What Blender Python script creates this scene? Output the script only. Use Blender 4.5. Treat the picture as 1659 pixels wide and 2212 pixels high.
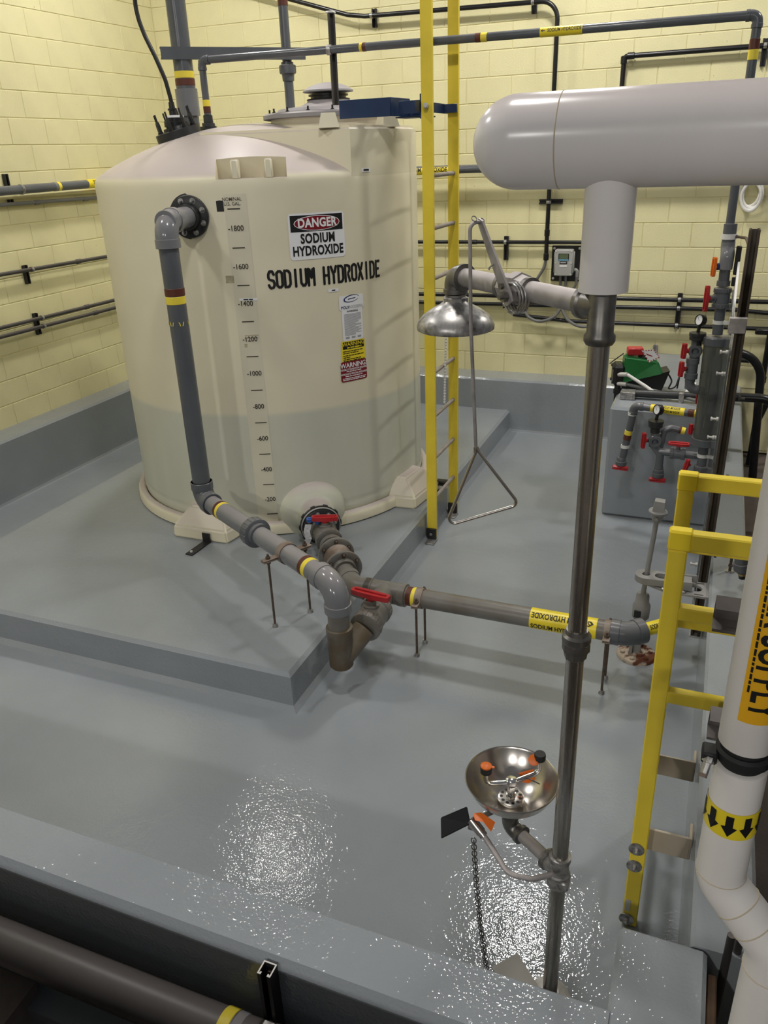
import bpy, bmesh, math, random
from mathutils import Vector, Matrix
random.seed(7)
for o in list(bpy.data.objects): bpy.data.objects.remove(o, do_unlink=True)
SC = bpy.context.scene
COL = SC.collection
V = Vector
PI = math.pi

# ------------------------------------------------------------------ camera
F_PX, IW, IH = 1711.14, 1659.0, 2212.0
CAM = V((5.52, -7.72, 2.56))                      # metres; floor z=0, back wall y=0, left wall x=0
YAW, PITCH, ROLL = -0.39613, 0.42443, 0.03908
FWD = V((math.sin(YAW)*math.cos(PITCH), math.cos(YAW)*math.cos(PITCH), -math.sin(PITCH)))
_r = V((math.cos(YAW), -math.sin(YAW), 0.0)); _d = FWD.cross(_r)
RIGHT = _r*math.cos(ROLL)+_d*math.sin(ROLL); DOWN = -_r*math.sin(ROLL)+_d*math.cos(ROLL)
cd = bpy.data.cameras.new('camera'); cam = bpy.data.objects.new('camera', cd); COL.objects.link(cam)
cd.sensor_fit = 'HORIZONTAL'; cd.sensor_width = 36.0; cd.lens = F_PX/IW*36.0
cd.clip_start = 0.05; cd.clip_end = 60
m = Matrix((( RIGHT.x, -DOWN.x, -FWD.x, CAM.x), (RIGHT.y, -DOWN.y, -FWD.y, CAM.y), (RIGHT.z, -DOWN.z, -FWD.z, CAM.z), (0, 0, 0, 1)))
cam.matrix_world = m
SC.camera = cam

# ------------------------------------------------------------------ world, exposure
w = bpy.data.worlds.new('world'); SC.world = w; w.use_nodes = True
bg = w.node_tree.nodes['Background']
bg.inputs[0].default_value = (0.93, 0.96, 1.0, 1); bg.inputs[1].default_value = 0.13
SC.view_settings.view_transform = 'Standard'; SC.view_settings.look = 'None'
SC.view_settings.gamma = 1.0; SC.view_settings.use_curve_mapping = False
SC.view_settings.exposure = -0.08
LAMP_WATT = 7.2                                    # lens radiance times radius squared, the same for every lamp
LAMPS = [(4.42, -1.72, 5.2, 0.25, 1.2), (1.45, -1.75, 5.2, 0.15, 0.9), (4.45, -5.2, 5.2, 0.17, 0.75), (1.35, -5.2, 5.2, 0.17, 0.75), (7.6, -1.85, 5.2, 0.2, 1.0), (2.8, -14.5, 5.2, 0.25, 4.8), (6.8, -14.5, 5.2, 0.25, 4.8)]

# ------------------------------------------------------------------ pixel -> direction; the distance comes from the plane that is touched
def ray(q):
    return RIGHT*((q[0]-IW/2)/F_PX)+DOWN*((q[1]-IH/2)/F_PX)+FWD
def hx(q, x): d = ray(q); return CAM+d*((x-CAM.x)/d.x)
def hy(q, y): d = ray(q); return CAM+d*((y-CAM.y)/d.y)
def hz(q, z): d = ray(q); return CAM+d*((z-CAM.z)/d.z)
def hp(q, P, n): d = ray(q); n = V(n); return CAM+d*((V(P)-CAM).dot(n)/d.dot(n))

# ------------------------------------------------------------------ materials
MATS = {}
def mat(name, col, rough=0.5, metal=0.0, var=0.0, vscale=6.0, bump=0.0, bscale=40.0, col2=None, spec=0.5, coat=0.0, trans=0.0, ior=1.45, emit=0.0, alpha=1.0, vdet=4.0, lo=0.35, hi=0.65, rvar=0.0):
    m = bpy.data.materials.new(name); m.use_nodes = True; nt = m.node_tree; N = nt.nodes; L = nt.links
    b = N['Principled BSDF']
    b.inputs['Base Color'].default_value = (*col, 1); b.inputs['Roughness'].default_value = rough; b.inputs['Metallic'].default_value = metal
    b.inputs['Specular IOR Level'].default_value = spec; b.inputs['Coat Weight'].default_value = coat; b.inputs['Coat Roughness'].default_value = 0.06
    b.inputs['Transmission Weight'].default_value = trans; b.inputs['IOR'].default_value = ior; b.inputs['Alpha'].default_value = alpha
    if emit: b.inputs['Emission Color'].default_value = (*col, 1); b.inputs['Emission Strength'].default_value = emit
    tc = N.new('ShaderNodeTexCoord')
    if var or col2 or rvar:
        n = N.new('ShaderNodeTexNoise'); n.inputs['Scale'].default_value = vscale; n.inputs['Detail'].default_value = vdet
        L.new(tc.outputs['Object'], n.inputs['Vector'])
        mr = N.new('ShaderNodeMapRange'); mr.inputs['From Min'].default_value = lo; mr.inputs['From Max'].default_value = hi
        L.new(n.outputs['Fac'], mr.inputs['Value'])
        mx = N.new('ShaderNodeMix'); mx.data_type = 'RGBA'
        c2 = col2 if col2 else tuple(max(0, c*(1-var)) for c in col)
        mx.inputs['A'].default_value = (*col, 1); mx.inputs['B'].default_value = (*c2, 1)
        L.new(mr.outputs['Result'], mx.inputs['Factor']); L.new(mx.outputs['Result'], b.inputs['Base Color'])
        if rvar:
            r2 = N.new('ShaderNodeMapRange'); r2.inputs['To Min'].default_value = rough; r2.inputs['To Max'].default_value = rough+rvar
            L.new(n.outputs['Fac'], r2.inputs['Value']); r2.inputs['From Min'].default_value = lo; r2.inputs['From Max'].default_value = hi
            L.new(r2.outputs['Result'], b.inputs['Roughness'])
    if bump:
        n2 = N.new('ShaderNodeTexNoise'); n2.inputs['Scale'].default_value = bscale; n2.inputs['Detail'].default_value = 3
        L.new(tc.outputs['Object'], n2.inputs['Vector'])
        bp = N.new('ShaderNodeBump'); bp.inputs['Strength'].default_value = bump; bp.inputs['Distance'].default_value = 0.01
        L.new(n2.outputs['Fac'], bp.inputs['Height']); L.new(bp.outputs['Normal'], b.inputs['Normal'])
    MATS[name] = m
    return m
def nodes(m):
    return m.node_tree.nodes, m.node_tree.links, m.node_tree.nodes['Principled BSDF']

mat('wall_paint', (0.765, 0.71, 0.415), 0.5, var=0.07, vscale=3.0, bump=0.22, bscale=90)
Nw, Lw, bw = nodes(MATS['wall_paint'])            # pinholes and rusty specks in the block paint
tcw = Nw.new('ShaderNodeNewGeometry'); nw = Nw.new('ShaderNodeTexNoise'); nw.inputs['Scale'].default_value = 38; nw.inputs['Detail'].default_value = 3; Lw.new(tcw.outputs['Position'], nw.inputs['Vector'])
nb = Nw.new('ShaderNodeTexNoise'); nb.inputs['Scale'].default_value = 1.1; Lw.new(tcw.outputs['Position'], nb.inputs['Vector'])
ad_ = Nw.new('ShaderNodeMath'); ad_.operation = 'MULTIPLY_ADD'; ad_.inputs[1].default_value = 0.25; Lw.new(nb.outputs['Fac'], ad_.inputs[0]); Lw.new(nw.outputs['Fac'], ad_.inputs[2])
mw = Nw.new('ShaderNodeMapRange'); mw.inputs['From Min'].default_value = 0.855; mw.inputs['From Max'].default_value = 0.89; mw.inputs['To Max'].default_value = 0.55; Lw.new(ad_.outputs[0], mw.inputs['Value'])
mxw = Nw.new('ShaderNodeMix'); mxw.data_type = 'RGBA'; Lw.new(mw.outputs['Result'], mxw.inputs['Factor']); Lw.new(bw.inputs['Base Color'].links[0].from_socket, mxw.inputs['A']); mxw.inputs['B'].default_value = (0.30, 0.21, 0.09, 1); Lw.new(mxw.outputs['Result'], bw.inputs['Base Color'])
mat('mortar', (0.72, 0.665, 0.38), 0.6, bump=0.3, bscale=60)
def epoxy_mat(name, rough, s_fine, s_wave, fine):
    m = mat(name, (0.288, 0.312, 0.335), rough, var=0.12, vscale=1.3, rvar=0.035); N, L, b = nodes(m)
    tc = N.new('ShaderNodeTexCoord'); prev = None
    for sc, st, dist, det in ((s_wave, 0.08, 0.02, 2), (s_fine, fine, 0.004, 1), (3.0, 0.05, 0.05, 1)):
        n = N.new('ShaderNodeTexNoise'); n.inputs['Scale'].default_value = sc; n.inputs['Detail'].default_value = det; L.new(tc.outputs['Object'], n.inputs['Vector'])
        bp = N.new('ShaderNodeBump'); bp.inputs['Strength'].default_value = st; bp.inputs['Distance'].default_value = dist; L.new(n.outputs['Fac'], bp.inputs['Height'])
        if prev: L.new(prev.outputs['Normal'], bp.inputs['Normal'])
        prev = bp
    L.new(prev.outputs['Normal'], b.inputs['Normal'])
epoxy_mat('epoxy', 0.03, 95, 16, 0.22)
epoxy_mat('epoxy_curb', 0.045, 100, 22, 0.38)
mat('concrete', (0.30, 0.25, 0.23), 0.8, var=0.3, vscale=7, bump=0.3, bscale=50)
mat('dark_concrete', (0.13, 0.105, 0.088), 0.85, var=0.35, vscale=4, bump=0.3, bscale=30)
mat('pvc', (0.105, 0.112, 0.123), 0.22, var=0.12, vscale=7)
mat('pvc_light', (0.185, 0.19, 0.20), 0.14, var=0.12, vscale=7)
mat('pvc_worn', (0.185, 0.178, 0.165), 0.38, col2=(0.13, 0.112, 0.088), vscale=5)
mat('pvc_stained', (0.15, 0.13, 0.10), 0.45, col2=(0.105, 0.07, 0.035), vscale=9)
mat('pvc_black', (0.022, 0.023, 0.024), 0.38)
mat('conduit', (0.010, 0.010, 0.011), 0.30, var=0.3, vscale=20)
mat('conduit_dust', (0.055, 0.050, 0.048), 0.40, var=0.3, vscale=12)
mat('conduit_grey', (0.17, 0.17, 0.165), 0.42, var=0.15)
mat('band_yellow', (0.82, 0.66, 0.06), 0.4)
mat('band_brown', (0.10, 0.028, 0.016), 0.45)
mat('label_yellow', (0.86, 0.68, 0.03), 0.35)
mat('label_orange', (0.80, 0.42, 0.015), 0.4)
mat('ink', (0.008, 0.008, 0.009), 0.5)
mat('ink_brown', (0.035, 0.028, 0.022), 0.6)
mat('white_sticker', (0.83, 0.83, 0.84), 0.35)
mat('red_sticker', (0.20, 0.008, 0.015), 0.35)
mat('print_grey', (0.35, 0.35, 0.36), 0.5)
mat('ink_blue', (0.015, 0.03, 0.13), 0.4)
mat('red_plastic', (0.44, 0.022, 0.026), 0.35, var=0.15)
mat('orange_plastic', (0.75, 0.15, 0.01), 0.4)
mat('blue_plastic', (0.05, 0.13, 0.42), 0.4)
mat('blue_paint', (0.012, 0.035, 0.10), 0.42, var=0.2)
mat('ladder_yellow', (0.84, 0.645, 0.05), 0.42, var=0.18, vscale=3.5, bump=0.05, bscale=120)
mat('ladder_cap', (0.85, 0.645, 0.03), 0.38)
mat('rung_grey', (0.30, 0.26, 0.23), 0.55, var=0.2, vscale=14)
mat('galvanised', (0.46, 0.445, 0.43), 0.36, metal=0.75, col2=(0.17, 0.165, 0.16), vscale=45, vdet=10, rvar=0.2, lo=0.42, hi=0.68)
mat('galv_dusty', (0.44, 0.41, 0.40), 0.55, metal=0.35, col2=(0.26, 0.245, 0.24), vscale=18, vdet=8)
mat('steel_pipe', (0.52, 0.49, 0.45), 0.22, metal=0.95, col2=(0.16, 0.14, 0.115), vscale=7, vdet=8, rvar=0.15, lo=0.4, hi=0.75)
mat('cast_steel', (0.24, 0.23, 0.215), 0.38, metal=0.8, var=0.4, vscale=18)
mat('stainless', (0.66, 0.62, 0.57), 0.24, metal=1.0, var=0.08)
mat('chrome', (0.75, 0.74, 0.72), 0.12, metal=1.0)
mat('rusty_steel', (0.19, 0.13, 0.095), 0.6, metal=0.3, col2=(0.28, 0.24, 0.20), vscale=15)
mat('rod_steel', (0.13, 0.095, 0.07), 0.55, metal=0.4, var=0.4, vscale=30)
mat('strut_dark', (0.075, 0.068, 0.062), 0.5, metal=0.3, var=0.3)
mat('strut_brown', (0.085, 0.066, 0.048), 0.55, metal=0.2, var=0.35, vscale=8)
mat('strut_black', (0.016, 0.016, 0.017), 0.4)
mat('cut_steel', (0.55, 0.53, 0.50), 0.5, metal=0.3)
mat('white_jacket', (0.80, 0.77, 0.765), 0.22, var=0.04)
mat('white_pipe', (0.83, 0.795, 0.76), 0.38, var=0.05)
mat('jacket_seam', (0.55, 0.47, 0.34), 0.5)
mat('white_tube', (0.72, 0.71, 0.68), 0.4)
mat('frp_tan', (0.44, 0.375, 0.29), 0.45, var=0.12)
mat('operator_grey', (0.30, 0.295, 0.285), 0.45, var=0.15, vscale=12)
mat('arm_grey', (0.13, 0.115, 0.11), 0.5, var=0.3, vscale=9)
mat('rust_paint', (0.42, 0.35, 0.27), 0.8, col2=(0.10, 0.03, 0.012), vscale=16, bump=0.4, bscale=40, lo=0.45, hi=0.56)
mat('pump_green', (0.012, 0.13, 0.03), 0.35)
mat('black_plastic', (0.010, 0.010, 0.011), 0.35)
mat('black_rubber', (0.014, 0.015, 0.016), 0.6)
mat('box_grey', (0.40, 0.40, 0.385), 0.45, metal=0.2)
mat('lcd', (0.10, 0.13, 0.07), 0.2)
mat('lcd_blue', (0.10, 0.28, 0.40), 0.3)
mat('acrylic', (0.80, 0.84, 0.84), 0.06, trans=0.92, ior=1.45)
mat('column_tube', (0.16, 0.17, 0.16), 0.12, trans=0.55, ior=1.3)
mat('wood_brown', (0.10, 0.055, 0.028), 0.8, var=0.4, vscale=10)
mat('brass', (0.55, 0.40, 0.16), 0.3, metal=1.0)
mat('lid_grey', (0.27, 0.26, 0.265), 0.5, var=0.12)
mat('lamp_body', (0.5, 0.5, 0.5), 0.5)
mat('foil', (0.75, 0.75, 0.76), 0.3, metal=0.4, bump=0.8, bscale=60)

N_, L_, b_ = nodes(MATS['steel_pipe'])
for n_ in [n for n in N_ if n.type == 'TEX_NOISE']:
    mp_ = N_.new('ShaderNodeMapping'); mp_.inputs['Scale'].default_value = (9, 9, 0.5); src_ = n_.inputs['Vector'].links[0].from_socket; L_.new(src_, mp_.inputs['Vector']); L_.new(mp_.outputs['Vector'], n_.inputs['Vector'])
# polyethylene: cream, dust on what faces up, greyer where liquid stands behind the translucent wall
def poly_mat(name, liquid):
    m = mat(name, (0.76, 0.68, 0.47), 0.42, spec=0.4)
    N, L, b = nodes(m)
    geo = N.new('ShaderNodeNewGeometry'); sp = N.new('ShaderNodeSeparateXYZ'); L.new(geo.outputs['Position'], sp.inputs[0])
    tc = N.new('ShaderNodeTexCoord')
    n = N.new('ShaderNodeTexNoise'); n.inputs['Scale'].default_value = 1.6; n.inputs['Detail'].default_value = 5; L.new(tc.outputs['Object'], n.inputs['Vector'])
    cr = N.new('ShaderNodeMix'); cr.data_type = 'RGBA'; cr.inputs['A'].default_value = (0.775, 0.72, 0.54, 1); cr.inputs['B'].default_value = (0.70, 0.65, 0.49, 1)
    L.new(n.outputs['Fac'], cr.inputs['Factor'])
    last = cr.outputs['Result']
    if liquid:
        mp = N.new('ShaderNodeMapping'); mp.inputs['Scale'].default_value = (3.0, 3.0, 0.35); L.new(tc.outputs['Object'], mp.inputs['Vector'])
        n3 = N.new('ShaderNodeTexNoise'); n3.inputs['Scale'].default_value = 2.2; L.new(mp.outputs['Vector'], n3.inputs['Vector'])
        lq = N.new('ShaderNodeMapRange'); lq.inputs['From Min'].default_value = 1.075; lq.inputs['From Max'].default_value = 1.03; lq.interpolation_type = 'SMOOTHSTEP'
        L.new(sp.outputs['Z'], lq.inputs['Value'])
        c2 = N.new('ShaderNodeMix'); c2.data_type = 'RGBA'; c2.inputs['A'].default_value = (0.53, 0.54, 0.45, 1); c2.inputs['B'].default_value = (0.64, 0.63, 0.51, 1)
        L.new(n3.outputs['Fac'], c2.inputs['Factor'])
        mx = N.new('ShaderNodeMix'); mx.data_type = 'RGBA'; L.new(lq.outputs['Result'], mx.inputs['Factor']); L.new(last, mx.inputs['A']); L.new(c2.outputs['Result'], mx.inputs['B'])
        last = mx.outputs['Result']
    sn = N.new('ShaderNodeSeparateXYZ'); L.new(geo.outputs['Normal'], sn.inputs[0])
    du = N.new('ShaderNodeMapRange'); du.inputs['From Min'].default_value = 0.5; du.inputs['From Max'].default_value = 0.84; du.inputs['To Max'].default_value = 0.9
    L.new(sn.outputs['Z'], du.inputs['Value'])
    md = N.new('ShaderNodeMix'); md.data_type = 'RGBA'; L.new(du.outputs['Result'], md.inputs['Factor']); L.new(last, md.inputs['A']); md.inputs['B'].default_value = (0.47, 0.405, 0.39, 1)
    L.new(md.outputs['Result'], b.inputs['Base Color'])
    n4 = N.new('ShaderNodeTexNoise'); n4.inputs['Scale'].default_value = 3.0; n4.inputs['Detail'].default_value = 1; L.new(tc.outputs['Object'], n4.inputs['Vector'])
    bp = N.new('ShaderNodeBump'); bp.inputs['Strength'].default_value = 0.25; bp.inputs['Distance'].default_value = 0.05; L.new(n4.outputs['Fac'], bp.inputs['Height']); L.new(bp.outputs['Normal'], b.inputs['Normal'])
    b.inputs['Subsurface Weight'].default_value = 0.0
    return m
poly_mat('poly', False); poly_mat('poly_body', True)
# dust settled on upper sides of metal and plastic
def dusty(name, dust=(0.46, 0.41, 0.40), a=0.25, bmax=0.95, amt=0.75):
    m = MATS[name]; N, L, b = nodes(m)
    src = b.inputs['Base Color'].links[0].from_socket if b.inputs['Base Color'].links else None
    geo = N.new('ShaderNodeNewGeometry'); sn = N.new('ShaderNodeSeparateXYZ'); L.new(geo.outputs['Normal'], sn.inputs[0])
    du = N.new('ShaderNodeMapRange'); du.inputs['From Min'].default_value = a; du.inputs['From Max'].default_value = bmax; du.inputs['To Max'].default_value = amt
    L.new(sn.outputs['Z'], du.inputs['Value'])
    md = N.new('ShaderNodeMix'); md.data_type = 'RGBA'; L.new(du.outputs['Result'], md.inputs['Factor'])
    if src: L.new(src, md.inputs['A'])
    else: md.inputs['A'].default_value = b.inputs['Base Color'].default_value
    md.inputs['B'].default_value = (*dust, 1); L.new(md.outputs['Result'], b.inputs['Base Color'])
dusty('lid_grey', (0.40, 0.36, 0.36)); dusty('galv_dusty', (0.52, 0.47, 0.46)); dusty('white_jacket', (0.66, 0.57, 0.55), 0.3, 0.95, 0.8)
dusty('conduit_dust', (0.16, 0.14, 0.135), 0.3, 0.95, 0.7); dusty('pvc', (0.22, 0.21, 0.21), 0.4, 1.0, 0.5)
dusty('pvc_light', (0.33, 0.30, 0.30), 0.4, 1.0, 0.6)
# ------------------------------------------------------------------ mesh helpers
def frame(ax):
    ax = V(ax).normalized(); h = V((0, 0, 1)) if abs(ax.z) < 0.9 else V((1, 0, 0))
    u = ax.cross(h).normalized(); return u, ax.cross(u).normalized(), ax
class MB:
    def __init__(s): s.v = []; s.f = []
    def add(s, vs, fs):
        o = len(s.v); s.v += [V(p) for p in vs]; s.f += [[i+o for i in f] for f in fs]; return s
    def box(s, c, size, axes=None, bev=0.0):
        c = V(c); X, Y, Z = axes if axes else (V((1, 0, 0)), V((0, 1, 0)), V((0, 0, 1)))
        h = [x/2 for x in size]; b = min(bev, min(h)*0.9)
        if b <= 0:
            vs = [c+X*(sx*h[0])+Y*(sy*h[1])+Z*(sz*h[2]) for sx in (-1, 1) for sy in (-1, 1) for sz in (-1, 1)]
            return s.add(vs, [(0, 1, 3, 2), (4, 6, 7, 5), (0, 4, 5, 1), (2, 3, 7, 6), (0, 2, 6, 4), (1, 5, 7, 3)])
        vs = []; idx = {}
        for sx in (-1, 1):
            for sy in (-1, 1):
                for sz in (-1, 1):
                    for k in range(3):
                        q = [h[0]-b, h[1]-b, h[2]-b]; q[k] = h[k]
                        idx[(sx, sy, sz, k)] = len(vs); vs.append(c+X*(sx*q[0])+Y*(sy*q[1])+Z*(sz*q[2]))
        fs = []
        for k in range(3):
            a, d = [j for j in range(3) if j != k]
            for sk in (-1, 1):
                l = []
                for sa, sd in ((-1, -1), (1, -1), (1, 1), (-1, 1)):
                    t = [0, 0, 0]; t[k] = sk; t[a] = sa; t[d] = sd; l.append(idx[(*t, k)])
                fs.append(l)
        for k in range(3):
            a, d = [j for j in range(3) if j != k]
            for sa in (-1, 1):
                for sd in (-1, 1):
                    t0 = [0, 0, 0]; t0[a] = sa; t0[d] = sd; t1 = list(t0); t0[k] = -1; t1[k] = 1
                    fs.append([idx[(*t0, a)], idx[(*t0, d)], idx[(*t1, d)], idx[(*t1, a)]])
        for sx in (-1, 1):
            for sy in (-1, 1):
                for sz in (-1, 1): fs.append([idx[(sx, sy, sz, k)] for k in range(3)])
        return s.add(vs, fs)
    def lathe(s, o, ax, prof, n=28, cap0=True, cap1=True, a0=0.0, a1=2*PI):
        o = V(o); u, v, w = frame(ax); full = abs(a1-a0-2*PI) < 1e-6; vs = []; m = n if full else n+1
        for t, r in prof:
            for i in range(m):
                a = a0+(a1-a0)*i/n; vs.append(o+w*t+(u*math.cos(a)+v*math.sin(a))*r)
        fs = []
        for j in range(len(prof)-1):
            for i in range(n):
                k = (i+1) % m; fs.append((j*m+i, j*m+k, (j+1)*m+k, (j+1)*m+i))
        if full and cap0 and prof[0][1] > 1e-5: fs.append(tuple(range(m-1, -1, -1)))
        if full and cap1 and prof[-1][1] > 1e-5: fs.append(tuple((len(prof)-1)*m+i for i in range(m)))
        return s.add(vs, fs)
    def cyl(s, a, b, r, r2=None, n=20):
        a = V(a); b = V(b); L = (b-a).length
        return s.lathe(a, b-a, [(0, r), (L, r if r2 is None else r2)], n)
    def rod(s, a, b, r, n=20, bev=0.15):
        a = V(a); b = V(b); L = (b-a).length; e = min(r*bev, L*0.4)
        return s.lathe(a, b-a, [(0, r-e), (e, r), (L-e, r), (L, r-e)], n)
    def tube(s, pts, r, n=14, bend=0.0, seg=7, caps=True):
        P = [V(p) for p in pts]; path = [P[0]]
        for i in range(1, len(P)-1):
            d0 = (P[i]-P[i-1]); d1 = (P[i+1]-P[i]); l0 = d0.length; l1 = d1.length; d0 = d0/l0; d1 = d1/l1
            ang = d0.angle(d1)
            if bend <= 0 or ang < 0.02: path.append(P[i]); continue
            t = min(bend*math.tan(ang/2), l0*0.49 if i > 1 else l0*0.98, l1*0.49 if i < len(P)-2 else l1*0.98); R = t/math.tan(ang/2)
            A = P[i]-d0*t; nrm = (d1-d0*d0.dot(d1)).normalized(); O = A+nrm*R
            for k in range(seg+1):
                a = ang*k/seg; path.append(O-nrm*(R*math.cos(a))+d0*(R*math.sin(a)))
        path.append(P[-1])
        u, v, w = frame(path[1]-path[0]); vs = []; fs = []; prev = w
        for i, p in enumerate(path):
            t = (path[min(i+1, len(path)-1)]-path[max(i-1, 0)]).normalized()
            ax = prev.cross(t)
            if ax.length > 1e-6:
                q = Matrix.Rotation(prev.angle(t), 3, ax.normalized()); u = q @ u; v = q @ v
            prev = t
            for k in range(n): a = 2*PI*k/n; vs.append(p+(u*math.cos(a)+v*math.sin(a))*r)
        for i in range(len(path)-1):
            for k in range(n): j = (k+1) % n; fs.append((i*n+k, i*n+j, (i+1)*n+j, (i+1)*n+k))
        if caps: fs.append(tuple(range(n-1, -1, -1))); fs.append(tuple((len(path)-1)*n+k for k in range(n)))
        return s.add(vs, fs)
    def ball(s, c, r, n=16, k=9, sc=(1, 1, 1)):
        prof = [(-r*math.cos(PI*i/k)*sc[2], max(1e-6, r*math.sin(PI*i/k))) for i in range(k+1)]
        return s.lathe(c, (0, 0, 1), prof, n)
    def torus(s, c, ax, R, r, n=24, k=8):
        u, v, w = frame(ax); c = V(c); vs = []; fs = []
        for i in range(n):
            a = 2*PI*i/n; d = u*math.cos(a)+v*math.sin(a)
            for j in range(k): b = 2*PI*j/k; vs.append(c+d*(R+r*math.cos(b))+w*(r*math.sin(b)))
        for i in range(n):
            for j in range(k): fs.append((i*k+j, ((i+1) % n)*k+j, ((i+1) % n)*k+(j+1) % k, i*k+(j+1) % k))
        return s.add(vs, fs)
    def prism(s, poly, o, X, Y, Z, h):
        """polygon (x,y) in the X,Y plane at o, extruded by h along Z"""
        o = V(o); X = V(X); Y = V(Y); Z = V(Z); n = len(poly)
        vs = [o+X*p[0]+Y*p[1] for p in poly]+[o+X*p[0]+Y*p[1]+Z*h for p in poly]
        return s.add(vs, [tuple(range(n-1, -1, -1)), tuple(range(n, 2*n))]+[(i, (i+1) % n, n+(i+1) % n, n+i) for i in range(n)])
    def hexa(s, lo, hi):
        """two quads (4 pts each) joined to a hexahedron"""
        return s.add(list(lo)+list(hi), [(3, 2, 1, 0), (4, 5, 6, 7)]+[(i, (i+1) % 4, 4+(i+1) % 4, 4+i) for i in range(4)])
    def channel(s, a, b, face, w=0.041, d=0.041, t=0.004, lip=0.008):
        """C-channel from a to b with its open side towards face"""
        a = V(a); b = V(b); Z = (b-a).normalized(); Y = V(face); Y = (Y-Z*Y.dot(Z)).normalized(); X = Y.cross(Z)
        h = w/2
        poly = [(-h, 0), (h, 0), (h, d), (h-0.011, d), (h-0.011, d-lip), (h-0.011+t*0.8, d-lip), (h-t, d-t), (h-t, t), (-h+t, t), (-h+t, d-t), (-h+0.011-t*0.8, d-lip), (-h+0.011, d-lip), (-h+0.011, d), (-h, d)]
        return s.prism(poly, a, X, Y, Z, (b-a).length)
def build(mb, name, material, parent=None, smooth=True, ang=42, kind=None):
    me = bpy.data.meshes.new(name)
    base = V(parent['_o']) if parent is not None else None
    if base is None:
        lo = V((min(p.x for p in mb.v), min(p.y for p in mb.v), min(p.z for p in mb.v))); hi = V((max(p.x for p in mb.v), max(p.y for p in mb.v), max(p.z for p in mb.v)))
        base = V(((lo.x+hi.x)/2, (lo.y+hi.y)/2, lo.z))
    me.from_pydata([tuple(p-base) for p in mb.v], [], mb.f); me.validate(); me.update()
    bm = bmesh.new(); bm.from_mesh(me); bmesh.ops.recalc_face_normals(bm, faces=bm.faces); bm.to_mesh(me); bm.free()
    if smooth:
        for p in me.polygons: p.use_smooth = True
        me.set_sharp_from_angle(angle=math.radians(ang))
    me.materials.append(MATS[material])
    o = bpy.data.objects.new(name, me); COL.objects.link(o)
    if parent is not None: o.parent = parent; o['_o'] = tuple(base)
    else: o.location = base; o['_o'] = tuple(base)
    if kind: o['kind'] = kind
    return o
def tag(o, label, cat, group=None):
    o['label'] = label; o['category'] = cat
    if group: o['group'] = group
    return o
def thing(name, label, cat, loc, group=None):
    o = bpy.data.objects.new(name, None); COL.objects.link(o); o.location = loc; o['_o'] = tuple(loc); o.empty_display_size = 0.05
    return tag(o, label, cat, group)
def struct(mb, name, material, smooth=False):
    o = build(mb, name, material, None, smooth); o['kind'] = 'structure'; return o
def text(s, size, fn, name, material, parent, sx=1.0, bold=0.0, align='CENTER', maxe=None, space=1.0):
    """lettering as thin geometry; fn maps flat (x, y) to a point on the surface"""
    cu = bpy.data.curves.new('t', 'FONT'); cu.body = s; cu.size = 1.0; cu.align_x = align; cu.align_y = 'CENTER'; cu.offset = bold; cu.resolution_u = 3; cu.space_character = space
    cu.fill_mode = 'FRONT'
    ob = bpy.data.objects.new('t', cu); COL.objects.link(ob)
    dg = bpy.context.evaluated_depsgraph_get(); me = bpy.data.meshes.new_from_object(ob.evaluated_get(dg))
    bpy.data.objects.remove(ob); bpy.data.curves.remove(cu)
    bm = bmesh.new(); bm.from_mesh(me); k = size/0.69
    for v in bm.verts: v.co.x *= k*sx; v.co.y *= k
    if maxe:
        bmesh.ops.triangulate(bm, faces=bm.faces)
        for _ in range(3):
            e = [e for e in bm.edges if e.calc_length() > maxe]
            if not e: break
            bmesh.ops.subdivide_edges(bm, edges=e, cuts=1); bmesh.ops.triangulate(bm, faces=bm.faces)
    base = V(parent['_o'])
    for v in bm.verts: v.co = V(fn(v.co.x, v.co.y))-base
    bm.to_mesh(me); bm.free(); me.name = name; me.materials.clear(); me.materials.append(MATS[material])
    o = bpy.data.objects.new(name, me); COL.objects.link(o); o.parent = parent; o['_o'] = tuple(base)
    return o
def sheet(parent, name, material, fn, x0, x1, yr, n=12):
    """thin decal: columns from x0 to x1, yr(x) -> (ylow, yhigh), mapped by fn"""
    mb = MB(); vs = []; fs = []
    for i in range(n+1):
        x = x0+(x1-x0)*i/n; a, b = yr(x); vs += [fn(x, a), fn(x, b)]
    for i in range(n): fs.append((2*i, 2*i+2, 2*i+3, 2*i+1))
    mb.add(vs, fs); return build(mb, name, material, parent, smooth=False)
def rrect(w, h, r):
    def yr(x):
        e = abs(x)-(w/2-r); c = 0 if e <= 0 else r-math.sqrt(max(0, r*r-e*e)); return (-h/2+c, h/2-c)
    return yr
def ell(a, b):
    return lambda x: (-b*math.sqrt(max(0, 1-(x/a)**2)), b*math.sqrt(max(0, 1-(x/a)**2)))
def copy_tree(o, parent=None, off=V((0, 0, 0))):
    c = o.copy(); COL.objects.link(c)
    if parent is None: c.location = o.location+off; c['_o'] = tuple(V(o['_o'])+off)
    else: c.parent = parent
    for ch in list(o.children): copy_tree(ch, c)
    return c
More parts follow.
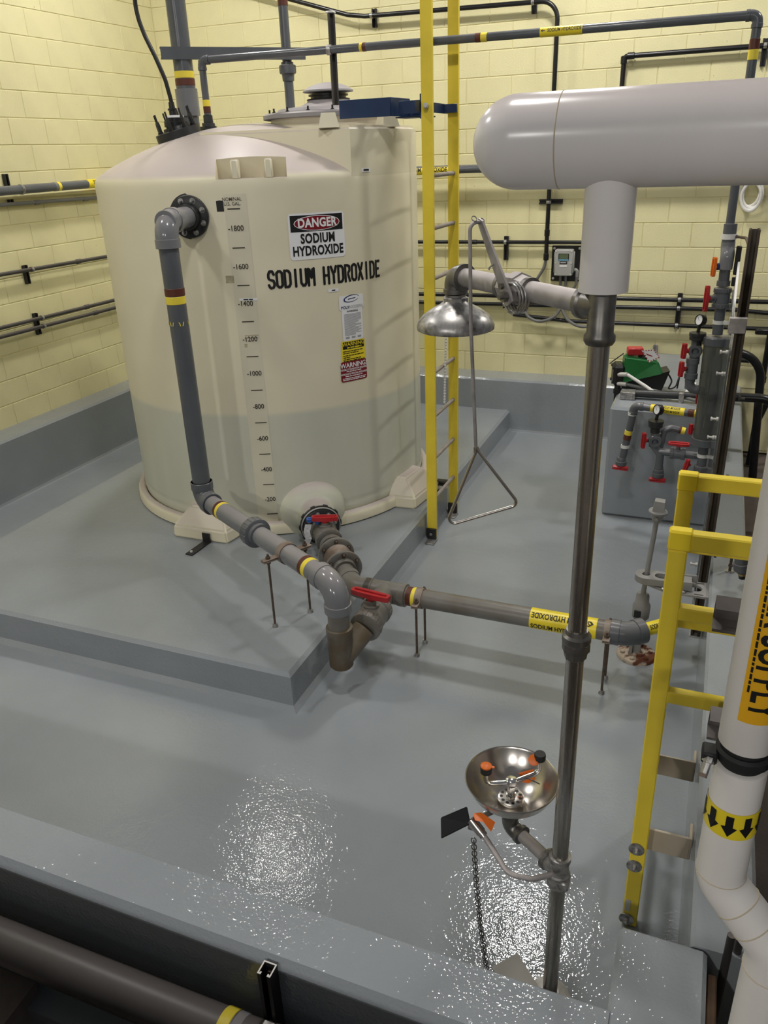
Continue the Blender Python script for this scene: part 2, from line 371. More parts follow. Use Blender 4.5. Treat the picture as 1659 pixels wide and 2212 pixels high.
# ---- pipe pieces
def sleeve(parent, name, material, a, b, r, n=24):
    return build(MB().rod(a, b, r, n, 0.05), name, material, parent)
def elbow(parent, c, d0, d1, r, material, L=None, bend=None, name='elbow'):
    """socket elbow: comes from c-d0, leaves along d1"""
    d0 = V(d0).normalized(); d1 = V(d1).normalized(); c = V(c); L = L or r*2.5; R = r*1.17; bend = bend or r*1.5
    mb = MB().tube([c-d0*L, c, c+d1*L], R, 24, bend, 8)
    for p, d in ((c-d0*L, -d0), (c+d1*L, d1)): mb.lathe(p-d*(r*0.9), d, [(0, R*0.98), (0.002, R*1.07), (r*0.86, R*1.07), (r*0.9, R*1.03)], 24)
    return build(mb, name, material, parent)
def tee(parent, c, d, br, r, material, L=None, name='tee_fitting'):
    d = V(d).normalized(); br = V(br).normalized(); c = V(c); L = L or r*2.3; R = r*1.17
    mb = MB().cyl(c-d*L, c+d*L, R, n=24).cyl(c, c+br*L, R, n=24)
    for s_ in (d, -d, br): mb.lathe(c+s_*(L-r*0.8), s_, [(0, R), (0.002, R*1.07), (r*0.8, R*1.07), (r*0.82, R*1.0)], 24)
    return build(mb, name, material, parent)
def nut_ring(parent, c, ax, r, L, material, name='union_nut', ribs=16):
    u, v, w = frame(ax); c = V(c)
    mb = MB().lathe(c-w*(L/2), w, [(0, r*0.84), (L*0.08, r*0.95), (L*0.9, r*0.95), (L, r*0.80)], 28)
    for i in range(ribs):
        a = 2*PI*i/ribs; d = u*math.cos(a)+v*math.sin(a); t = -u*math.sin(a)+v*math.cos(a)
        mb.box(c+d*(r*0.945), (r*0.05, r*0.26, L*0.74), (d, t, w), r*0.02)
    return build(mb, name, material, parent)
def bands(parent, a, b, r, seq):
    """coloured marking bands; seq of (start, end, material) as fractions from a to b"""
    a = V(a); b = V(b)
    for t0, t1, mt in seq: sleeve(parent, 'color_band', mt, a.lerp(b, t0), a.lerp(b, t1), r)
def pipe_text(parent, s, size, c, ax, out, r, material='ink', sx=0.8, bold=0.02, name='lettering', flip=1):
    """lettering wrapped round a pipe: reads along ax, faces out"""
    ax = V(ax).normalized(); out = V(out); out = (out-ax*out.dot(ax)).normalized(); up = out.cross(ax)*flip; c = V(c)
    def fn(x, y):
        a = y/r; return c+ax*x+(out*math.cos(a)+up*math.sin(a))*r
    return text(s, size, fn, name, material, parent, sx, bold, maxe=max(0.006, size*0.35))
def tri_handle(parent, c, stem, along, L, wd, material, name='handle', th=None):
    """lever handle of a ball valve: bow-tie bar on a hub"""
    stem = V(stem).normalized(); along = V(along); along = (along-stem*along.dot(stem)).normalized(); side = stem.cross(along); c = V(c); th = th or wd*0.55
    mb = MB()
    poly = [(-L, -wd*0.30), (-L*0.9, -wd*0.42), (-L*0.3, -wd*0.5), (L*0.3, -wd*0.5), (L*0.9, -wd*0.42), (L, -wd*0.30), (L, wd*0.30), (L*0.9, wd*0.42), (L*0.3, wd*0.5), (-L*0.3, wd*0.5), (-L*0.9, wd*0.42), (-L, wd*0.30)]
    mb.prism(poly, c, along, side, stem, th)
    mb.lathe(c-stem*(th*1.2), stem, [(0, wd*0.36), (th*1.2, wd*0.5), (th*1.25, wd*0.5)], 16)
    mb.box(c+stem*(th*1.15), (L*1.7, wd*0.16, th*0.4), (along, side, stem), th*0.1)
    return build(mb, name, material, parent, ang=30)
def ball_valve(parent, c, ax, stem, along, r, body='pvc_worn', handle='red_plastic', hl=None, sh=None, nuts=True, hw=None):
    c = V(c); ax = V(ax).normalized(); stem = V(stem).normalized(); R = r*1.5; hl = hl or r*2.3; sh = sh or r*2.05
    mb = MB().lathe(c-ax*(r*1.9), ax, [(0, r*1.2), (r*0.7, r*1.2), (r*0.8, R), (r*3.0, R), (r*3.1, r*1.2), (r*3.8, r*1.2)], 28)
    mb.cyl(c, c+stem*(sh*0.86), r*0.55, n=18); mb.lathe(c+stem*(r*1.25), stem, [(0, r*0.85), (r*0.3, r*0.85), (r*0.35, r*0.6)], 18)
    build(mb, 'valve_body', body, parent)
    if nuts:
        for s_ in (-1, 1): nut_ring(parent, c+ax*(s_*r*1.45), ax, R*1.13, r*1.0, body)
    build(MB().cyl(c+stem*(sh*0.8), c+stem*sh, r*0.34, n=14), 'valve_stem', body, parent)
    tri_handle(parent, c+stem*sh, stem, along, hl, hw or r*0.85, handle)
def bolts_on(parent, c, ax, R, n, r, h, material, name='bolt', a0=0.0):
    u, v, w = frame(ax); c = V(c)
    for i in range(n):
        a = a0+2*PI*i/n; p = c+(u*math.cos(a)+v*math.sin(a))*R
        mb = MB().lathe(p, w, [(0, r), (h*0.7, r), (h, r*0.8)], 6); mb.lathe(p, w, [(0, r*1.35), (h*0.2, r*1.35)], 12); mb.cyl(p+w*h*0.9, p+w*h*1.6, r*0.5, n=8)
        build(mb, name, material, parent, ang=30)
# ------------------------------------------------------------------ setting: lamps, floor, walls of painted block, curbs, pads
PAD, CURB = 0.215, 0.52
for i, (lx, ly, lz, lr_, lp_) in enumerate(LAMPS):
    mat('lens_%d' % i, (1.0, 0.97, 0.92), 0.5, emit=LAMP_WATT*lp_/(lr_*lr_))
    t = thing('ceiling_lamp', ('wide round high-bay lamp hanging beside the tank ladder', 'small round high-bay lamp hanging over the tank vent pipe', 'round high-bay lamp hanging over the transfer pipe tee', 'round high-bay lamp hanging over the bare pad corner', 'round high-bay lamp hanging outside the basin beyond the skid', 'round high-bay lamp hanging behind the walkway on the tank side', 'round high-bay lamp hanging behind the walkway on the ladder side')[i], 'lamp', (lx, ly, lz), 'high-bay lamps')
    build(MB().lathe((lx, ly, lz), (0, 0, 1), [(0, 0.30), (0.03, 0.32), (0.10, 0.24), (0.22, 0.12), (0.32, 0.10)], 32), 'housing', 'lamp_body', t)
    build(MB().cyl((lx, ly, lz+0.32), (lx, ly, lz+0.6), 0.012, n=8), 'hanger', 'lamp_body', t)
    build(MB().lathe((lx, ly, lz-0.012), (0, 0, 1), [(0, lr_-0.008), (0.008, lr_)], 40), 'lens', 'lens_%d' % i, t)

struct(MB().box((2.84, -3.24, -0.06), (6.0, 6.7, 0.12)), 'floor', 'epoxy')
struct(MB().box((3.5, -8.6, -0.18), (12, 4.25, 0.12)), 'floor_walkway', 'dark_concrete')
struct(MB().box((7.7, -3.2, -0.18), (3.66, 6.56, 0.12)), 'floor_side_bay', 'dark_concrete')
struct(MB().box((3.5, -9.0, 0.88), (12, 3.6, 0.08)), 'floor_landing', 'dark_concrete')
def prof_run(name, prof, a, b, out, mt='epoxy_curb'):
    """profile (out, z) run from a to b"""
    a = V(a); b = V(b); Z = (b-a).normalized()
    return struct(MB().prism(prof, a, V(out), V((0, 0, 1)), Z, (b-a).length), name, mt)
def cove(w): return [(0, 0), (w+0.028, 0), (w+0.010, 0.006), (w+0.002, 0.024), (w, 0.05), (w, CURB-0.018), (w-0.018, CURB), (0, CURB)]
prof_run('containment_curb', cove(0.255), (0, -6.3, 0), (0, 0, 0), (1, 0, 0))['label'] = 'grey coated curb along the left block wall'
prof_run('containment_curb', cove(0.30), (0.255, 0, 0), (5.69, 0, 0), (0, -1, 0))['label'] = 'grey coated curb along the back block wall'
struct(MB().prism([(-5.685+5.86, 0), (-0.028+0.175-0.147, 0), (0.0, CURB-0.012), (0.012, CURB), (0.163, CURB), (0.175, CURB-0.012)], (5.685, -6.02, 0), V((1, 0, 0)), V((0, 0, 1)), V((0, 1, 0)), 6.02), 'containment_curb', 'epoxy_curb')['label'] = 'grey coated curb under the skid post'
struct(MB().prism([(0, -0.12), (0, CURB-0.03), (-0.020, CURB), (-0.18, CURB), (-0.188, CURB-0.008), (-0.188, 0.03), (-0.215, 0), (-0.215, -0.12)], (0, -6.472, 0), V((0, -1, 0)), V((0, 0, 1)), V((1, 0, 0)), 5.5), 'containment_curb', 'epoxy_curb')['label'] = 'grey coated front curb beside the walkway'
struct(MB().box((5.612, -6.246, 0.2), (0.236, 0.452, 0.64), bev=0.012), 'curb_corner', 'epoxy_curb')
pp = [(1.10, PAD), (1.10, 0.0), (3.82, 0.0), (3.804, 0.02), (3.80, 0.04), (3.80, PAD-0.016), (3.784, PAD)]
mbp = MB()
lo = [(1.10, -4.93, 0), (3.83, -4.93, 0), (3.83, -0.28, 0), (1.10, -0.28, 0)]
a1 = [(1.10, -4.905, 0.03), (3.805, -4.905, 0.03), (3.805, -0.28, 0.03), (1.10, -0.28, 0.03)]
a2 = [(1.10, -4.900, PAD-0.018), (3.80, -4.900, PAD-0.018), (3.80, -0.28, PAD-0.018), (1.10, -0.28, PAD-0.018)]
a3 = [(1.118, -4.878, PAD), (3.778, -4.878, PAD), (3.778, -0.28, PAD), (1.118, -0.28, PAD)]
R_ = lo+a1+a2+a3
mbp.add(R_, [(3, 2, 1, 0), (12, 13, 14, 15)]+[(k*4+i, k*4+(i+1) % 4, k*4+4+(i+1) % 4, k*4+4+i) for k in range(3) for i in range(4)])
struct(mbp, 'tank_pad', 'epoxy_curb')
BT = 0.85
struct(MB().box((5.31, -1.17, BT/2), (0.75, 1.75, BT), bev=0.02), 'pump_plinth', 'epoxy_curb')

CW, CH, JT, ZO = 0.4064, 0.2032, 0.007, -0.005
wb = struct(MB().box((4.0, 0.105, 2.2), (8.3, 0.2, 4.6)), 'wall_back', 'mortar')
wl = struct(MB().box((-0.105, -4.5, 2.2), (0.2, 9.2, 4.6)), 'wall_left', 'mortar')
_blk = {}
def block(parent, wd, c, axis):
    key = (round(wd, 3), axis)
    if key not in _blk:
        s_ = (wd, 0.02, CH-JT) if axis == 'x' else (0.02, wd, CH-JT)
        o = build(MB().box((0, 0, 0), s_, bev=0.003), 'block', 'wall_paint', None, False); o.location = (0, 0, 0)
        _blk[key] = o.data; bpy.data.objects.remove(o)
    o = bpy.data.objects.new('block', _blk[key]); COL.objects.link(o); o.parent = parent
    o.location = V(c)-V(parent['_o']); return o
def run(parent, axis, end, rows, off_even):
    for n in rows:
        z = n*CH+ZO+CH/2; s0 = off_even if n % 2 == 0 else off_even-CW/2
        while s0 > 0: s0 -= CW
        while s0 < end-0.02:
            a = max(0.0, s0)+(JT/2 if s0 > 0 else 0.003); b = s0+CW-JT/2; s0 += CW
            if b-a < 0.03: continue
            j = random.uniform(-0.0008, 0.0008); cc = (a+b)/2
            if axis == 'x': block(parent, b-a, (cc, 0.01+j, z), 'x')
            else: block(parent, b-a, (-0.01+j, -cc, z), 'y')
run(wb, 'x', 5.95, range(2, 20), 0.0)
run(wl, 'y', 3.6, range(2, 20), 0.325)
# plain continuation of both walls past the blocks one can tell apart
trim = struct(MB().box((7.1, 0.012, 2.2), (2.08, 0.024, 4.55)), 'wall_back_end', 'wall_paint')
trim = struct(MB().box((-0.012, -6.35, 2.2), (0.024, 5.26, 4.55)), 'wall_left_end', 'wall_paint')
# ------------------------------------------------------------------ the tank
TX, TY, TR = 2.474, -2.458, 1.10
T0 = V((TX, TY, 0))
def pol(r, deg, z): a = math.radians(deg); return V((TX+r*math.cos(a), TY+r*math.sin(a), z))
def rad(deg): a = math.radians(deg); return V((math.cos(a), math.sin(a), 0))
def tan_(deg): a = math.radians(deg); return V((-math.sin(a), math.cos(a), 0))
def domez(r): return 2.49+0.29*(1-(r/1.1)**2)
tank = thing('chemical_tank', 'large cream polyethylene tank of sodium hydroxide on the raised grey pad', 'tank', (TX, TY, PAD))
prof = [(0.255, 1.02), (0.262, 1.075), (0.285, 1.095), (0.31, TR), (0.345, TR), (0.36, TR-0.004), (0.375, TR)]+[(0.4+0.1*i, TR) for i in range(21)]
prof += [(2.435, TR), (2.458, TR-0.004), (2.478, TR-0.016), (2.492, TR-0.038)]
for i in range(1, 19):
    r = (TR-0.04)*(1-i/18)+0.001; prof.append((domez(r)-0.012*(r/1.06), r))
body = build(MB().lathe((TX, TY, 0), (0, 0, 1), prof, 144), 'body', 'poly_body', tank, ang=35)
# lifting recess cut out of the shoulder
LT = -62.4
qf = lambda r, t, z: pol(0, 0, 0)*0+V((TX, TY, z))+rad(LT)*r+tan_(LT)*t
ct = MB().hexa([qf(0.87, -0.20, 2.458), qf(1.4, -0.21, 2.458), qf(1.4, 0.21, 2.458), qf(0.87, 0.20, 2.458)], [qf(0.955, -0.2125, 2.74), qf(1.4, -0.2125, 2.74), qf(1.4, 0.2125, 2.74), qf(0.955, 0.2125, 2.74)])
co = build(ct, 'cutter', 'poly', tank)
md = body.modifiers.new('b', 'BOOLEAN'); md.operation = 'DIFFERENCE'; md.object = co; md.solver = 'EXACT'
dg = bpy.context.evaluated_depsgraph_get(); nm = bpy.data.meshes.new_from_object(body.evaluated_get(dg))
body.modifiers.clear(); old = body.data; body.data = nm; nm.name = 'body'; bpy.data.meshes.remove(old)
bpy.data.objects.remove(co)
for p in nm.polygons: p.use_smooth = True
nm.set_sharp_from_angle(angle=math.radians(30))
if not nm.materials: nm.materials.append(MATS['poly_body'])
for dt in (-5.3, 5.9):
    c = pol(0.99, LT+dt, 2.52); ax = (rad(LT), tan_(LT), V((0, 0, 1)))
    build(MB().box(pol(0.988, LT+dt, 2.508), (0.20, 0.042, 0.105), ax, 0.008), 'lug_rib', 'poly', tank)
# ring that carries the tank, and its hold-down lugs
build(MB().lathe((TX, TY, 0), (0, 0, 1), [(PAD, 1.145), (PAD+0.01, 1.16), (0.27, 1.158), (0.297, 1.145), (0.307, 1.125), (0.30, 1.108), (0.285, 1.10)], 120, False, False), 'base_ring', 'poly', tank, ang=50)
def base_lug(deg):
    X, Y, Z = tan_(deg), rad(deg), V((0, 0, 1)); o = pol(1.10, deg, PAD)
    def q(x, y, z): return o+X*x+Y*y+Z*z
    mb = MB(); r0 = [q(-0.25, -0.03, 0), q(0.25, -0.03, 0), q(0.215, 0.18, 0), q(-0.215, 0.18, 0)]
    r1 = [q(-0.245, -0.03, 0.085), q(0.245, -0.03, 0.085), q(0.205, 0.175, 0.085), q(-0.205, 0.175, 0.085)]
    r2 = [q(-0.14, -0.03, 0.195), q(0.14, -0.03, 0.195), q(0.125, 0.065, 0.195), q(-0.125, 0.065, 0.195)]
    P = r0+r1+r2; mb.add(P, [(3, 2, 1, 0), (8, 9, 10, 11)]+[(k*4+i, k*4+(i+1) % 4, k*4+4+(i+1) % 4, k*4+4+i) for k in range(2) for i in range(4)])
    o_ = build(mb, 'hold_down_lug', 'poly', tank, smooth=False)
    bm = bmesh.new(); bm.from_mesh(o_.data); bmesh.ops.bevel(bm, geom=bm.edges[:], offset=0.012, segments=2, affect='EDGES'); bm.to_mesh(o_.data); bm.free()
    for p in o_.data.polygons: p.use_smooth = True
    o_.data.set_sharp_from_angle(angle=math.radians(25))
LUGA, LUGB = -89.0, -7.0
for dg_ in (LUGA, LUGB, 76, 165): base_lug(dg_)
# flat manway platform standing out of the dome
PZ = 2.722
poly = [(2.35, -3.005)]+[(TX+1.099*math.cos(math.radians(a)), TY+1.099*math.sin(math.radians(a))) for a in range(-30, 31, 3)]+[(2.35, -1.91)]
plat = MB().prism(poly, V((0, 0, 2.40)), V((1, 0, 0)), V((0, 1, 0)), V((0, 0, 1)), PZ-2.40)
pl = build(plat, 'manway_platform', 'poly', tank, smooth=False)
bm = bmesh.new(); bm.from_mesh(pl.data)
es = [e for e in bm.edges if all(v.co.z > PZ-PAD-0.01 for v in e.verts)]
bmesh.ops.bevel(bm, geom=es, offset=0.022, segments=3, affect='EDGES'); bm.to_mesh(pl.data); bm.free()
for p in pl.data.polygons: p.use_smooth = True
pl.data.set_sharp_from_angle(angle=math.radians(35))
LX, LY = 2.93, -2.22
build(MB().lathe((LX, LY, PZ-0.01), (0, 0, 1), [(0, 0.425), (0.012, 0.41), (0.03, 0.402), (0.085, 0.402)], 64), 'manway_neck', 'poly', tank)
lid = build(MB().lathe((LX, LY, PZ+0.07), (0, 0, 1), [(0, 0.43), (0.004, 0.452), (0.026, 0.452), (0.036, 0.44), (0.045, 0.36), (0.062, 0.345), (0.078, 0.20), (0.10, 0.15), (0.118, 0.14)], 64), 'manway_lid', 'lid_grey', tank)
for i in range(16):
    a = 2*PI*i/16+0.1; p = V((LX+0.405*math.cos(a), LY+0.405*math.sin(a), PZ+0.10))
    build(MB().lathe(p, (0, 0, 1), [(0, 0.012), (0.014, 0.012), (0.016, 0.006), (0.035, 0.006)], 6), 'lid_bolt', 'black_plastic', lid, ang=20)
vz = PZ+0.185
build(MB().lathe((LX, LY, vz), (0, 0, 1), [(0, 0.15), (0.006, 0.145), (0.008, 0.12), (0.022, 0.12), (0.024, 0.135), (0.034, 0.135), (0.036, 0.11), (0.06, 0.11)], 32), 'vent_neck', 'black_plastic', lid)
build(MB().lathe((LX, LY, vz+0.045), (0, 0, 1), [(0, 0.15), (0.003, 0.172), (0.012, 0.17), (0.035, 0.13), (0.052, 0.08), (0.06, 0.03), (0.061, 0.001)], 40), 'vent_cap', 'lid_grey', lid)
for (dx, dy) in ((3.28, -2.98), (3.51, -2.62)):
    p = V((dx, dy, PZ)); a = (V((LX, LY, PZ))-p).normalized(); b = V((-a.y, a.x, 0))
    build(MB().hexa([p+b*s1*0.062+a*s2*0.05-V((0, 0, 0.01)) for s1, s2 in ((-1, -1), (1, -1), (1, 1), (-1, 1))], [p+b*s1*0.042+a*s2*0.03+V((0, 0, 0.07)) for s1, s2 in ((-1, -1), (1, -1), (1, 1), (-1, 1))]), 'lid_stop', 'poly', tank, smooth=False)
# outlet boss low on the wall
OT, OZ = -51.7, 0.335
build(MB().lathe(pol(0.9, OT, OZ), rad(OT), [(0.15, 0.235), (0.19, 0.228), (0.225, 0.212), (0.25, 0.188), (0.268, 0.160), (0.278, 0.140), (0.29, 0.131), (0.35, 0.126), (0.41, 0.122)], 40), 'outlet_boss', 'poly_body', tank, ang=60)

# ---- markings on the wall
def wall(th0, z0, off=0.0015):
    def fn(x, y): return pol(TR+off, th0+math.degrees(x/TR), z0+y)
    return fn
def box_yr(h): return lambda x: (-h/2, h/2)
def scribble(parent, fn, x0, x1, h, mt):
    # print too small to read: a broken line of word-long dashes
    mb = MB(); x = x0
    while x < x1-h:
        w_ = min(random.uniform(2.0, 5.5)*h, x1-x); mb.add([fn(x, -h/2), fn(x+w_, -h/2), fn(x+w_, h/2), fn(x, h/2)], [(0, 1, 2, 3)]); x += w_+h*0.6
    return build(mb, 'small_print', mt, parent, smooth=False)
mat('scale_strip', (0.70, 0.66, 0.51), 0.4, var=0.12, vscale=3)
st = sheet(tank, 'level_scale', 'scale_strip', wall(-67.9, 1.335, 0.0012), -0.066, 0.066, box_yr(2.09), 6)
text('NOMINAL', 0.019, wall(-68.8, 2.352, 0.004), 'lettering', 'ink_brown', st, 0.9, 0.004); text('U.S. GAL.', 0.019, wall(-68.8, 2.327, 0.004), 'lettering', 'ink_brown', st, 0.9, 0.004)
zt = 2.300
for i in range(19):
    g = 1900-100*i; z = 2.300-0.1082*i; th = -68.5+i*0.122
    if g % 200:
        sheet(st, 'tick', 'ink_brown', wall(th, z, 0.003), -0.037, 0.037, box_yr(0.006), 3)
    else:
        text('-%d' % g, 0.030, wall(th-0.1, z, 0.004), 'lettering', 'ink_brown', st, 0.92, 0.012)
sheet(tank, 'tape_patch', 'conduit_grey', wall(-72.6, 2.318), -0.021, 0.021, lambda x: (-0.03, 0.03-0.15*abs(x)), 6).data.materials[0] = MATS['black_rubber']
mat('tape_old', (0.46, 0.41, 0.27), 0.6, var=0.4, vscale=30)
sheet(tank, 'tape_patch', 'tape_old', wall(-71.9, 1.905), -0.028, 0.022, box_yr(0.042), 4)
sheet(tank, 'tape_patch', 'tape_old', wall(-69.2, 1.503), -0.010, 0.008, box_yr(0.022), 2)
for a_, b_, c_, d_ in ((-0.04, 0.045, 1.566, 0.005), (-0.045, 0.045, 1.549, 0.005)): sheet(tank, 'tape_residue', 'tape_old', wall(-67.2, c_), a_, b_, box_yr(d_), 3)
for th, z in ((-66.9, 1.784),):
    k = sheet(tank, 'small_label', 'white_sticker', wall(th, z, 0.003), -0.055, 0.055, box_yr(0.015), 5); scribble(k, wall(th, z, 0.0045), -0.03, 0.032, 0.006, 'ink')
k = sheet(tank, 'small_label', 'white_sticker', wall(-39.2, 1.799, 0.003), -0.035, 0.035, box_yr(0.02), 4); scribble(k, wall(-39.2, 1.799, 0.0045), -0.011, 0.012, 0.007, 'ink')
k = sheet(tank, 'small_label', 'white_sticker', wall(-24.3, 2.475, 0.003), -0.036, 0.036, box_yr(0.024), 4); scribble(k, wall(-24.3, 2.475, 0.0045), -0.022, 0.024, 0.010, 'ink')
# danger sign
sg = sheet(tank, 'danger_sign', 'white_sticker', wall(-43.3, 2.126, 0.003), -0.178, 0.178, rrect(0.356, 0.262, 0.016), 40)
sheet(sg, 'sign_header', 'ink', wall(-43.3, 2.200, 0.0045), -0.166, 0.166, box_yr(0.092), 16)
sheet(sg, 'sign_oval', 'white_sticker', wall(-43.3, 2.200, 0.006), -0.146, 0.146, ell(0.146, 0.0425), 48)
sheet(sg, 'sign_oval', 'red_sticker', wall(-43.3, 2.200, 0.0075), -0.141, 0.141, ell(0.141, 0.0385), 48)
text('DANGER', 0.048, wall(-43.3, 2.200, 0.009), 'lettering', 'white_sticker', sg, 0.84, 0.036, space=1.06)
text('SODIUM', 0.052, wall(-43.3, 2.112, 0.005), 'lettering', 'ink', sg, 0.74, 0.036, space=1.07)
text('HYDROXIDE', 0.052, wall(-43.3, 2.042, 0.005), 'lettering', 'ink', sg, 0.72, 0.036, space=1.07)
# sprayed stencil lettering
S = {'S': [[(.92, .78), (.72, .98), (.3, .98), (.08, .8), (.08, .62), (.2, .52)], [(.42, .48), (.8, .44), (.92, .3), (.92, .16), (.7, .02)], [(.48, 0), (.25, .03), (.06, .2)]],
     'O': [[(.42, .98), (.1, .86), (.1, .14), (.42, .02)], [(.6, .98), (.92, .86), (.92, .14), (.6, .02)]],
     'D': [[(.1, 1), (.1, 0)], [(.4, .98), (.7, .95), (.92, .8), (.92, .2), (.7, .05), (.4, .02)]],
     'I': [[(.5, 1), (.5, 0)]], 'U': [[(.1, 1), (.1, .2), (.4, .02)], [(.92, 1), (.92, .2), (.62, .02)]],
     'M': [[(.05, 1), (.05, 0)], [(.95, 1), (.95, 0)], [(.25, .95), (.48, .5)], [(.75, .95), (.55, .5), (.5, .45)]],
     'H': [[(.1, 1), (.1, 0)], [(.9, 1), (.9, 0)], [(.3, .5), (.38, .5)], [(.62, .5), (.7, .5)]],
     'Y': [[(.05, 1), (.5, .5), (.5, 0)], [(.95, 1), (.68, .64)]],
     'R': [[(.1, 1), (.1, 0)], [(.4, .98), (.85, .9), (.88, .65), (.6, .5)], [(.6, .42), (.92, .0)]],
     'X': [[(.08, 1), (.92, 0)], [(.92, 1), (.62, .6)], [(.38, .4), (.08, 0)]],
     'E': [[(.15, 1), (.15, 0)], [(.45, .96), (.9, .96)], [(.45, .5), (.7, .5)], [(.45, .04), (.9, .04)]]}
def stencil(word, th0, th1, z0, h, lw):
    fn = wall(0, 0, 0.0025); mb = MB(); n = len(word); wid = math.radians(th1-th0)*TR; cw = wid/(n-0.18)
    for i, ch in enumerate(word):
        if ch == ' ': continue
        x0 = math.radians(th0)*TR+i*cw; lwid = cw*0.80
        for stroke in S[ch]:
            P = [(x0+p[0]*lwid, z0+p[1]*h) for p in stroke]
            for a, b in zip(P, P[1:]):
                d = (V((b[0]-a[0], b[1]-a[1], 0))); L = d.length; d = d/L; nn = V((-d.y, d.x, 0))*lw/2
                pts = []; k = 5
                for e, s_ in ((a, -1), (b, 1)):
                    for j in range(k):
                        t = -PI/2+PI*j/(k-1); v = d*(s_*math.cos(t)*lw/2*0.8)+nn*(math.sin(t)*s_); pts.append((e[0]+v.x, e[1]+v.y))
                mb.add([fn(*p) for p in pts], [tuple(range(2*k))])
    return build(mb, 'stencil_lettering', 'ink', tank, smooth=False)
stencil('SODIUM HYDROXIDE', -60.2, -19.8, 1.842, 0.100, 0.0160)
# maker's labels, top to bottom
pp_ = sheet(tank, 'maker_label', 'white_sticker', wall(-32.7, 1.713, 0.0035), -0.091, 0.091, rrect(0.182, 0.088, 0.008), 24)
def swoosh(pa, fn, mt):
    mb = MB(); n = 40
    for i in range(n):
        q = []
        for t in (i/n, (i+1)/n):
            a = 0.15+t*5.6; w_ = 0.0018+0.004*math.sin(PI*t)**2
            for s_ in (-1, 1):
                r1 = 0.055+s_*w_*0.8; r2 = 0.020+s_*w_*0.6; q.append(fn(r1*math.cos(a), 0.020+r2*math.sin(a)+0.10*r1*math.cos(a)))
        mb.add([q[0], q[2], q[3], q[1]], [(0, 1, 2, 3)])
    mb.add([fn(-0.028, 0.014), fn(0.028, 0.019), fn(0.030, 0.024), fn(-0.026, 0.020)], [(0, 1, 2, 3)])
    return build(mb, 'logo_swoosh', mt, pa, smooth=False)
swoosh(pp_, wall(-32.7, 1.716, 0.005), 'ink_blue')
text('POLY', 0.017, wall(-35.3, 1.683, 0.005), 'lettering', 'ink_blue', pp_, 1.0, 0.02); text('PROCESSING', 0.0165, wall(-31.4, 1.683, 0.005), 'lettering', 'print_grey', pp_, 0.86, 0.006)
wl_ = sheet(tank, 'warning_label', 'white_sticker', wall(-32.6, 1.572, 0.003), -0.078, 0.078, rrect(0.156, 0.20, 0.006), 16)
text('WARNING', 0.011, wall(-32.6, 1.657, 0.0045), 'lettering', 'ink', wl_, 1.1, 0.02)
for i in range(21):
    z = 1.640-0.0066*i; e = 0.064-random.choice((0, 0, 0, 0.02, 0.045)); sheet(wl_, 'print_line', 'print_grey', wall(-32.6, z, 0.0045), -0.064, e, box_yr(0.0028), 3)
for x in (-0.045, 0.0, 0.045): sheet(wl_, 'print_line', 'print_grey', wall(-32.6+math.degrees(x/TR), 1.492, 0.0045), -0.014, 0.014, box_yr(0.012), 2)
yl = sheet(tank, 'warning_label', 'label_yellow', wall(-32.8, 1.405, 0.0033), -0.090, 0.090, rrect(0.180, 0.132, 0.005), 16)
sheet(yl, 'label_header', 'ink', wall(-32.8, 1.443, 0.0048), -0.081, 0.081, box_yr(0.046), 8)
text('WARNING', 0.024, wall(-32.8, 1.450, 0.006), 'lettering', 'label_yellow', yl, 1.0, 0.01); scribble(yl, wall(-32.8, 1.429, 0.006), -0.05, 0.06, 0.008, 'label_yellow')
for z, x1 in ((1.406, 0.072), (1.394, 0.04), (1.378, 0.08), (1.366, -0.03), (1.354, 0.055), (1.343, 0.082)):
    scribble(yl, wall(-32.8, z, 0.005), -0.082, x1, 0.0055, 'ink')
rl = sheet(tank, 'warning_label', 'red_sticker', wall(-33.0, 1.273, 0.0037), -0.101, 0.101, rrect(0.202, 0.132, 0.010), 20)
text('WARNING!', 0.030, wall(-33.0, 1.313, 0.0052), 'lettering', 'white_sticker', rl, 0.92, 0.02)
text('FLEXIBLE CONNECTION REQUIRED', 0.0115, wall(-33.0, 1.287, 0.0052), 'lettering', 'white_sticker', rl, 0.78, 0.02)
text('ADEQUATE VENTING REQUIRED', 0.0115, wall(-33.0, 1.257, 0.0052), 'lettering', 'white_sticker', rl, 0.82, 0.02)
for z, e in ((1.274, 0.06), (1.243, 0.07), (1.229, 0.09), (1.219, 0.09)): scribble(rl, wall(-33.0, z, 0.0052), -e, e, 0.0055, 'white_sticker')
# ------------------------------------------------------------------ overflow pipe down the tank front and out to the drain wye
X_, Y_, Z_ = V((1, 0, 0)), V((0, 1, 0)), V((0, 0, 1))
DP = V((2.715, -3.93, 0)); UZ = 0.63; E2 = V((3.972, -4.665, UZ)); r4 = 0.055
fl_t = -82.5; fc = pol(TR, fl_t, 2.265); ELB = V((DP.x, DP.y, 2.265)); dfl = (ELB-fc); dfl.z = 0; fd = dfl.normalized()
ov = thing('overflow_pipe', 'grey pipe from a bolted flange high on the tank down to the drain fitting', 'pipe', (DP.x, DP.y, PAD))
f_ = build(MB().lathe(fc-fd*0.012, fd, [(0, 0.128), (0.01, 0.128), (0.012, 0.118), (0.04, 0.118), (0.044, 0.112), (0.046, 0.075), (0.075, 0.072), (0.09, 0.066)], 40), 'flange', 'pvc_black', ov)
bolts_on(f_, fc+fd*0.030, fd, 0.094, 8, 0.0125, 0.018, 'galvanised', a0=0.39)
sleeve(ov, 'pipe_stub', 'pvc_light', fc+fd*0.05, ELB, r4*1.1)
